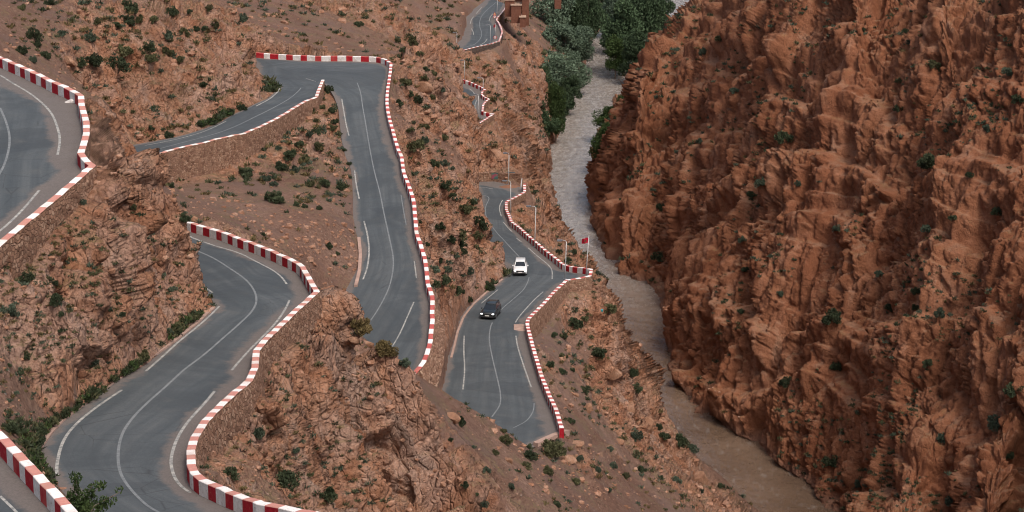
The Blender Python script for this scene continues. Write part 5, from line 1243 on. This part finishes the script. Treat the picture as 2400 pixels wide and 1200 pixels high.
for (u0, u1, v0, v1, cols) in [(1152,1169,405,419,[(0,(0.03,0.09,0.09)),(0.4,(0.06,0.13,0.12)),(0.75,(0.25,0.07,0.10))]), (1187,1207,403,411,[(0,(0.05,0.10,0.13)),(0.4,(0.18,0.20,0.22)),(0.75,(0.28,0.20,0.17))])]:
    Yw = float(m_[1])-0.32; p, q = at(u0, v1, Yw), at(u1, v0, Yw); part('mural', [boxVF(p[0]-off[0], q[0]-off[0], Yw-off[1]-.03, Yw-off[1], p[2]-off[2], q[2]-off[2])], mural('mural_paint', 1, cols), root)
root = empty('road_barrier', hit_road(1119, 425) or at(1119, 425, -79.2)); tagp(root, 'red and white concrete barrier block at the lay-by edge', 'barrier')
part('red_block', [boxVF(-.45, .15, -.25, .25, -.1, .62, .04)], M_RED, root); part('white_block', [boxVF(.17, .85, -.25, .25, -.1, .5, .04)], M_WHITE, root); part('white_post', [boxVF(-.12, .22, .27, .45, -.1, 1.7, .02)], M_WHITE, root)
V, F = [], []; r_ = np.random.default_rng(3)
for i in range(9):
    for j in range(22):
        a = 2*math.pi*j/22; q = i/8; V.append((q*1.9*math.cos(a)*(1+.1*math.sin(3*a)), q*1.2*math.sin(a), 0.5*(1-q)**0.9*(1+.05*r_.normal())-0.1))
F = [(i*22+j, (i+1)*22+j, (i+1)*22+(j+1) % 22, i*22+(j+1) % 22) for i in range(8) for j in range(22)]
o = link('sand_heap', mesh_py('sand_heap', V, F, None, True), [plain('red_sand', (0.19, 0.095, 0.06), 0.95)]); o.location = hit_road(1195, 438) or at(1195, 438, -78.6); tagp(o, 'low heap of reddish sand in the lay-by', 'sand heap')
# concrete plinth and kerbs
M_CONC = plain('pink_concrete', (0.36, 0.25, 0.21), 0.95, 0, 0.1, 0.2, 1.5)
b = hit_road(1219, 768); root = None
o = part('concrete_plinth', [boxVF(-.75, .6, -1.6, 1.0, -.2, .12, .03)], M_CONC, None); o.location = b; tagp(o, 'pale concrete pad inside the parapet corner near the black car', 'plinth')
def kerb(px, h, th, lab, cat='kerb', mat=None, dz=0.0, name='kerb'):
    P = []
    for u, v in px:
        q = hit_road(u, v); 
        if q is None: q = hit(u, v)[0]
        P.append(np.array(q))
    P = resample(smooth(np.array(P), 1), 0.8) if len(P) > 2 else np.array(P); Q = mitred(P, th); V, F = [], []
    for a, b in zip(P, Q): V += [(a[0], a[1], a[2]-.3), (a[0], a[1], a[2]+h), (b[0], b[1], a[2]+h), (b[0], b[1], a[2]-.3)]
    for i in range(len(P)-1):
        for j in range(3): F.append((i*4+j, i*4+j+1, (i+1)*4+j+1, (i+1)*4+j))
    F += [(0, 3, 2, 1), tuple(len(V)-4+q for q in (0, 1, 2, 3))]
    o = link(name, mesh_py(name, V, F), [mat or M_CONC]); tagp(o, lab, cat); return o
kerb([(505,722),(460,765),(420,796),(370,832),(310,870),(285,888),(230,925),(185,960),(145,990),(122,1015),(100,1050)], .10, .25, 'thin pinkish kerb along the rock side of the lower left bend')
kerb([(845,560),(851,600),(848,640),(838,672)], .22, .35, 'short pink kerb on the rock side of the long straight road')
kerb([(1180,655),(1145,684),(1110,712),(1084,745),(1074,780),(1068,812),(1060,840)], .10, .25, 'pale kerb along the rock side near the black car')
kerb([(1250,1044),(1275,1032),(1300,1020),(1322,1014)], .35, .55, 'pink concrete kerb closing the end of the lower road')
# broken white stones by the upper parapet
V, F = boulder(7, 2); o = link('broken_block', mesh_py('broken_block', V, F), [M_WHITE]); o.location = hit_road(162, 240) or at(162, 240, -28.5); o.scale = (1.1, .7, .55); tagp(o, 'broken piece of white block lying inside the upper parapet', 'rubble')
V, F = boulder(8, 2); o = link('broken_block', mesh_py('broken_block', V, F), [M_WHITE]); o.location = hit_road(170, 232) or at(170, 232, -28.5); o.scale = (.6, .5, .8); o.rotation_euler = (0, .5, .3); tagp(o, 'upright white chip leaning against the upper parapet corner', 'rubble')
l_, n_ = hit(1411, 728)
V, F = boulder(12, 2); o = link('plastic_bag', mesh_py('plastic_bag', V, F), [plain('turquoise_plastic', (0.02, 0.25, 0.30), 0.5)]); o.location = l_; o.scale = (.5, .4, .5); tagp(o, 'small turquoise plastic bag caught beside a bush near the turret', 'litter')
# old buttress of rubble below the middle parapet
def slab(px_top, px_bot, th, name, lab, mat):
    T_ = [at(*p) for p in px_top]; B_ = [at(*p) for p in px_bot]; V, F = [], []; n = len(T_)
    for t, b in zip(T_, B_): V += [t, b, t+np.array([0.2, th, 0]), b+np.array([0.2, th, 0])]
    for i in range(n-1):
        a = i*4; c = a+4; F += [(a, a+1, c+1, c), (a, c, c+2, a+2), (a+2, c+2, c+3, a+3)]
    F += [(0, 2, 3, 1), (4*n-4, 4*n-3, 4*n-1, 4*n-2)]
    o = link(name, mesh_py(name, V, F), [mat]); tagp(o, lab, 'wall'); return o
slab([(690,790,131.0),(735,783,134.0),(775,778,138.0),(815,783,143.5)], [(700,900,127.5),(735,885,130.5),(775,860,135.0),(815,812,142.0)], 2.5, 'old_stone_wall', 'old crumbling rubble buttress on the slope below the middle parapet corner', M_STONE)

# kasbah
root = empty('clay_kasbah', at(1215, 60, 560.0)); tagp(root, 'reddish clay kasbah with square towers at the top of the gorge', 'building'); off = np.array(root.location)
def kb(nm, u0, u1, vt, vb, Y, dep, cap=True, mat=None):
    p, q = at(u0, vb, Y), at(u1, vt, Y); w_o = part(nm, [boxVF(p[0]-off[0], q[0]-off[0], Y-off[1], Y-off[1]+dep, p[2]-off[2]-1.5, q[2]-off[2])], mat or M_MUD, root)
    if cap: part('roof_edge', [boxVF(p[0]-off[0]-.15, q[0]-off[0]+.15, Y-off[1]-.15, Y-off[1]+dep+.15, q[2]-off[2]+.003, q[2]-off[2]+.32, .05)], M_MUDCAP, w_o)
    return w_o, p, q
kb('wall', 1183.5, 1206, 2, 27, 563, 9); kb('terrace_wall', 1198, 1222, 14, 42, 561, 7); tw, p, q = kb('tower', 1205, 1225, -45, 20, 567, 6)
for du in (1210.5, 1216): 
    for vv_ in (-2, 10): a = at(du, vv_, 568.0); part('window', [boxVF(a[0]-off[0]-.2, a[0]-off[0]+.2, 568-off[1]-.04, 568-off[1]+.02, a[2]-off[2]-.35, a[2]-off[2]+.35)], M_SK, tw)
kb('corner_tower', 1223.5, 1240, -60, 48, 562, 5.5); kb('low_wall', 1218, 1232, 42, 52, 559, 3); kb('rear_tower', 1300, 1316, -60, 10, 640, 5)

# ---------------------------------------------------------------- cars
def carpaint(name, c, coat=0.6):
    m = NT_(name, 0.35, 0.5); m.color(c); m.b.inputs['Coat Weight'].default_value = coat; m.b.inputs['Coat Roughness'].default_value = 0.08; return m.m
M_GLASS = NT_('tinted_car_glass', 0.08, 0.8).color((0.012, 0.016, 0.02)).m; M_TYRE = plain('tyre_rubber', (0.015, 0.015, 0.016), 0.85); M_BLK = plain('black_plastic', (0.018, 0.018, 0.02), 0.6)
M_RIM = plain('alloy_rim', (0.4, 0.4, 0.42), 0.3, 0.8); M_LIT = NT_('lit_headlamp', 0.2, 0.5).color((0.9, 0.92, 0.95)); M_LIT.b.inputs['Emission Color'].default_value = (0.95, 0.97, 1, 1); M_LIT.b.inputs['Emission Strength'].default_value = 2.0; M_LIT = M_LIT.m
def suv(root, paint_, rails, plastic):
    ST = [(2.24, .40, .66, .62), (2.17, .26, .80, .80), (2.0, .22, .92, .89), (1.5, .22, 1.00, .925), (0.92, .22, 1.07, .93), (0, .22, 1.09, .93), (-1.2, .22, 1.11, .93), (-1.95, .24, 1.10, .91), (-2.2, .32, 1.02, .86), (-2.28, .42, .90, .78)]
    V, F = [], []
    for x, zb, zt, hw in ST:
        for y, z in ((-.90*hw, zb), (-.99*hw, zb+.16), (-hw, zb+.38*(zt-zb)), (-.985*hw, zt-.16), (-.90*hw, zt-.04), (-.6*hw, zt+.01), (0, zt+.03), (.6*hw, zt+.01), (.90*hw, zt-.04), (.985*hw, zt-.16), (hw, zb+.38*(zt-zb)), (.99*hw, zb+.16), (.90*hw, zb)): V.append((x, y, z))
    n = 13
    for i in range(len(ST)-1):
        for j in range(n): F.append((i*n+j, i*n+(j+1) % n, (i+1)*n+(j+1) % n, (i+1)*n+j))
    F += [tuple(range(n))[::-1], tuple(range((len(ST)-1)*n, len(ST)*n))]
    body = link('body', mesh_py('body', V, F, None, True), [paint_], root)
    lo = [(1.0, -.80, 1.03), (1.0, .80, 1.03), (-2.12, .82, 1.05), (-2.12, -.82, 1.05)]; hi = [(0.20, -.62, 1.56), (0.20, .62, 1.56), (-1.85, .62, 1.58), (-1.85, -.62, 1.58)]
    cab = link('cabin', mesh_py('cabin', lo+hi, [(0, 1, 5, 4), (1, 2, 6, 5), (2, 3, 7, 6), (3, 0, 4, 7)]), [paint_], root)
    V, F = boxVF(-1.93, .22, -.64, .64, 1.55, 1.65, .05); link('roof', mesh_py('roof', V, F, None, True), [paint_], root)
    L_, H_ = [np.array(p) for p in lo], [np.array(p) for p in hi]
    def glass(nm, a, b, c, d, nrm, i0=.06, i1=.94, j0=.08, j1=.92):
        f = lambda s, t: (a*(1-s)+b*s)*(1-t)+(d*(1-s)+c*s)*t+np.array(nrm)*.012
        return link(nm, mesh_py(nm, [f(i0, j0), f(i1, j0), f(i1, j1), f(i0, j1)], [(0, 1, 2, 3)]), [M_GLASS], root)
    glass('windscreen', L_[0], L_[1], H_[1], H_[0], (.6, 0, .6)); glass('rear_window', L_[2], L_[3], H_[3], H_[2], (-1, 0, .3))
    for (a, b, c, d, sgn) in ((L_[1], L_[2], H_[2], H_[1], 1), (L_[3], L_[0], H_[0], H_[3], -1)):
        for i0, i1 in ((.07, .36), (.39, .66), (.69, .92)): glass('side_window', a, b, c, d, (0, sgn, .3), i0, i1, .1, .9)
    for x in (1.38, -1.38):
        for s in (-1, 1):
            V, F = [], []; nn = 20
            for yy_, rr_ in ((.70, .34), (.72, .36), (.90, .36), (.92, .33)):
                V += [(x+rr_*math.cos(2*math.pi*i/nn), s*yy_, .36+rr_*math.sin(2*math.pi*i/nn)) for i in range(nn)]
            for r in range(3): F += [(r*nn+i, r*nn+(i+1) % nn, (r+1)*nn+(i+1) % nn, (r+1)*nn+i) for i in range(nn)]
            F += [tuple(range(nn)), tuple(range(3*nn, 4*nn))]
            wh = link('wheel', mesh_py('wheel', V, F, None, False), [M_TYRE], root)
            V = [(x+.22*math.cos(2*math.pi*i/nn), s*.925, .36+.22*math.sin(2*math.pi*i/nn)) for i in range(nn)]+[(x, s*.94, .36)]
            link('rim', mesh_py('rim', V, [(i, (i+1) % nn, nn) for i in range(nn)]), [M_RIM], wh)
            V, F = [], []
            for i in range(13):
                a = math.pi*i/12
                for rr_ in (.40, .47): V.append((x+rr_*math.cos(a), s*.938, .36+rr_*math.sin(a)))
            link('wheel_arch', mesh_py('wheel_arch', V, [(2*i, 2*i+1, 2*i+3, 2*i+2) for i in range(12)]), [M_BLK], root)
    part('grille', [boxVF(2.20, 2.275, -.52, .52, .56, .76, .02)], M_BLK, root); part('bumper_intake', [boxVF(2.17, 2.30, -.74, .74, .28, .47, .03)], M_BLK, root)
    if plastic: part('side_skirt', [boxVF(-1.0, 1.0, .935, .955, .22, .42), boxVF(-1.0, 1.0, -.955, -.935, .22, .42)], M_BLK, root)
    part('number_plate', [boxVF(2.301, 2.315, -.26, .26, .47, .58)], M_SW, root)
    for s in (-1, 1):
        part('headlight', [boxVF(2.06, 2.25, min(s*.55, s*.82), max(s*.55, s*.82), .66, .80, .03)], M_LIT, root)
        mr = part('wing_mirror', [boxVF(.62, .80, min(s*.90, s*1.08), max(s*.90, s*1.08), 1.02, 1.18, .04)], paint_, root)
        if rails: part('roof_rail', [tube([(0.05, s*.58, 1.64), (-.1, s*.58, 1.72), (-1.6, s*.58, 1.73), (-1.75, s*.58, 1.65)], [.025]*4, 6)], M_BLK, root)
    part('bonnet_crease', [boxVF(1.1, 1.98, -.40, -.385, 1.02, 1.055), boxVF(1.1, 1.98, .385, .40, 1.02, 1.055)], paint_, root)
def place_car(u, v, head, lab, paint_, rails, plastic):
    f = hit_road(u, v); hx, hy = math.sin(head), math.cos(head); c = f-Vector((hx, hy, 0))*2.25
    z1, z0 = road_z(f.x, f.y, f.z), road_z(c.x-hx*1.5, c.y-hy*1.5, f.z); pit = math.atan2(z1-z0, 3.75); zc = (z1+z0)/2
    root = empty('car', (c.x, c.y, zc+0.01)); root.rotation_euler = Matrix(((hx, -hy, 0), (hy, hx, 0), (0, 0, 1))).to_euler()
    root.rotation_mode = 'QUATERNION'; q = Vector((hx, hy, 0)).to_track_quat('X', 'Z'); root.rotation_quaternion = q @ Matrix.Rotation(-pit, 3, 'Y').to_quaternion()
    tagp(root, lab, 'car', 'cars driving up the lower road'); suv(root, paint_, rails, plastic)
    if rails: root.scale = (1, 1, 0.93)
place_car(1219, 648, math.radians(181), 'white car with lit headlights driving toward the camera, farther of two', carpaint('white_car_paint', (0.72, 0.73, 0.74)), False, False)
place_car(1141.5, 750, math.radians(191), 'dark grey car with roof rails and lit headlights, nearer of two', carpaint('dark_grey_car_paint', (0.012, 0.016, 0.017)), True, True)
bpy.context.view_layer.update()
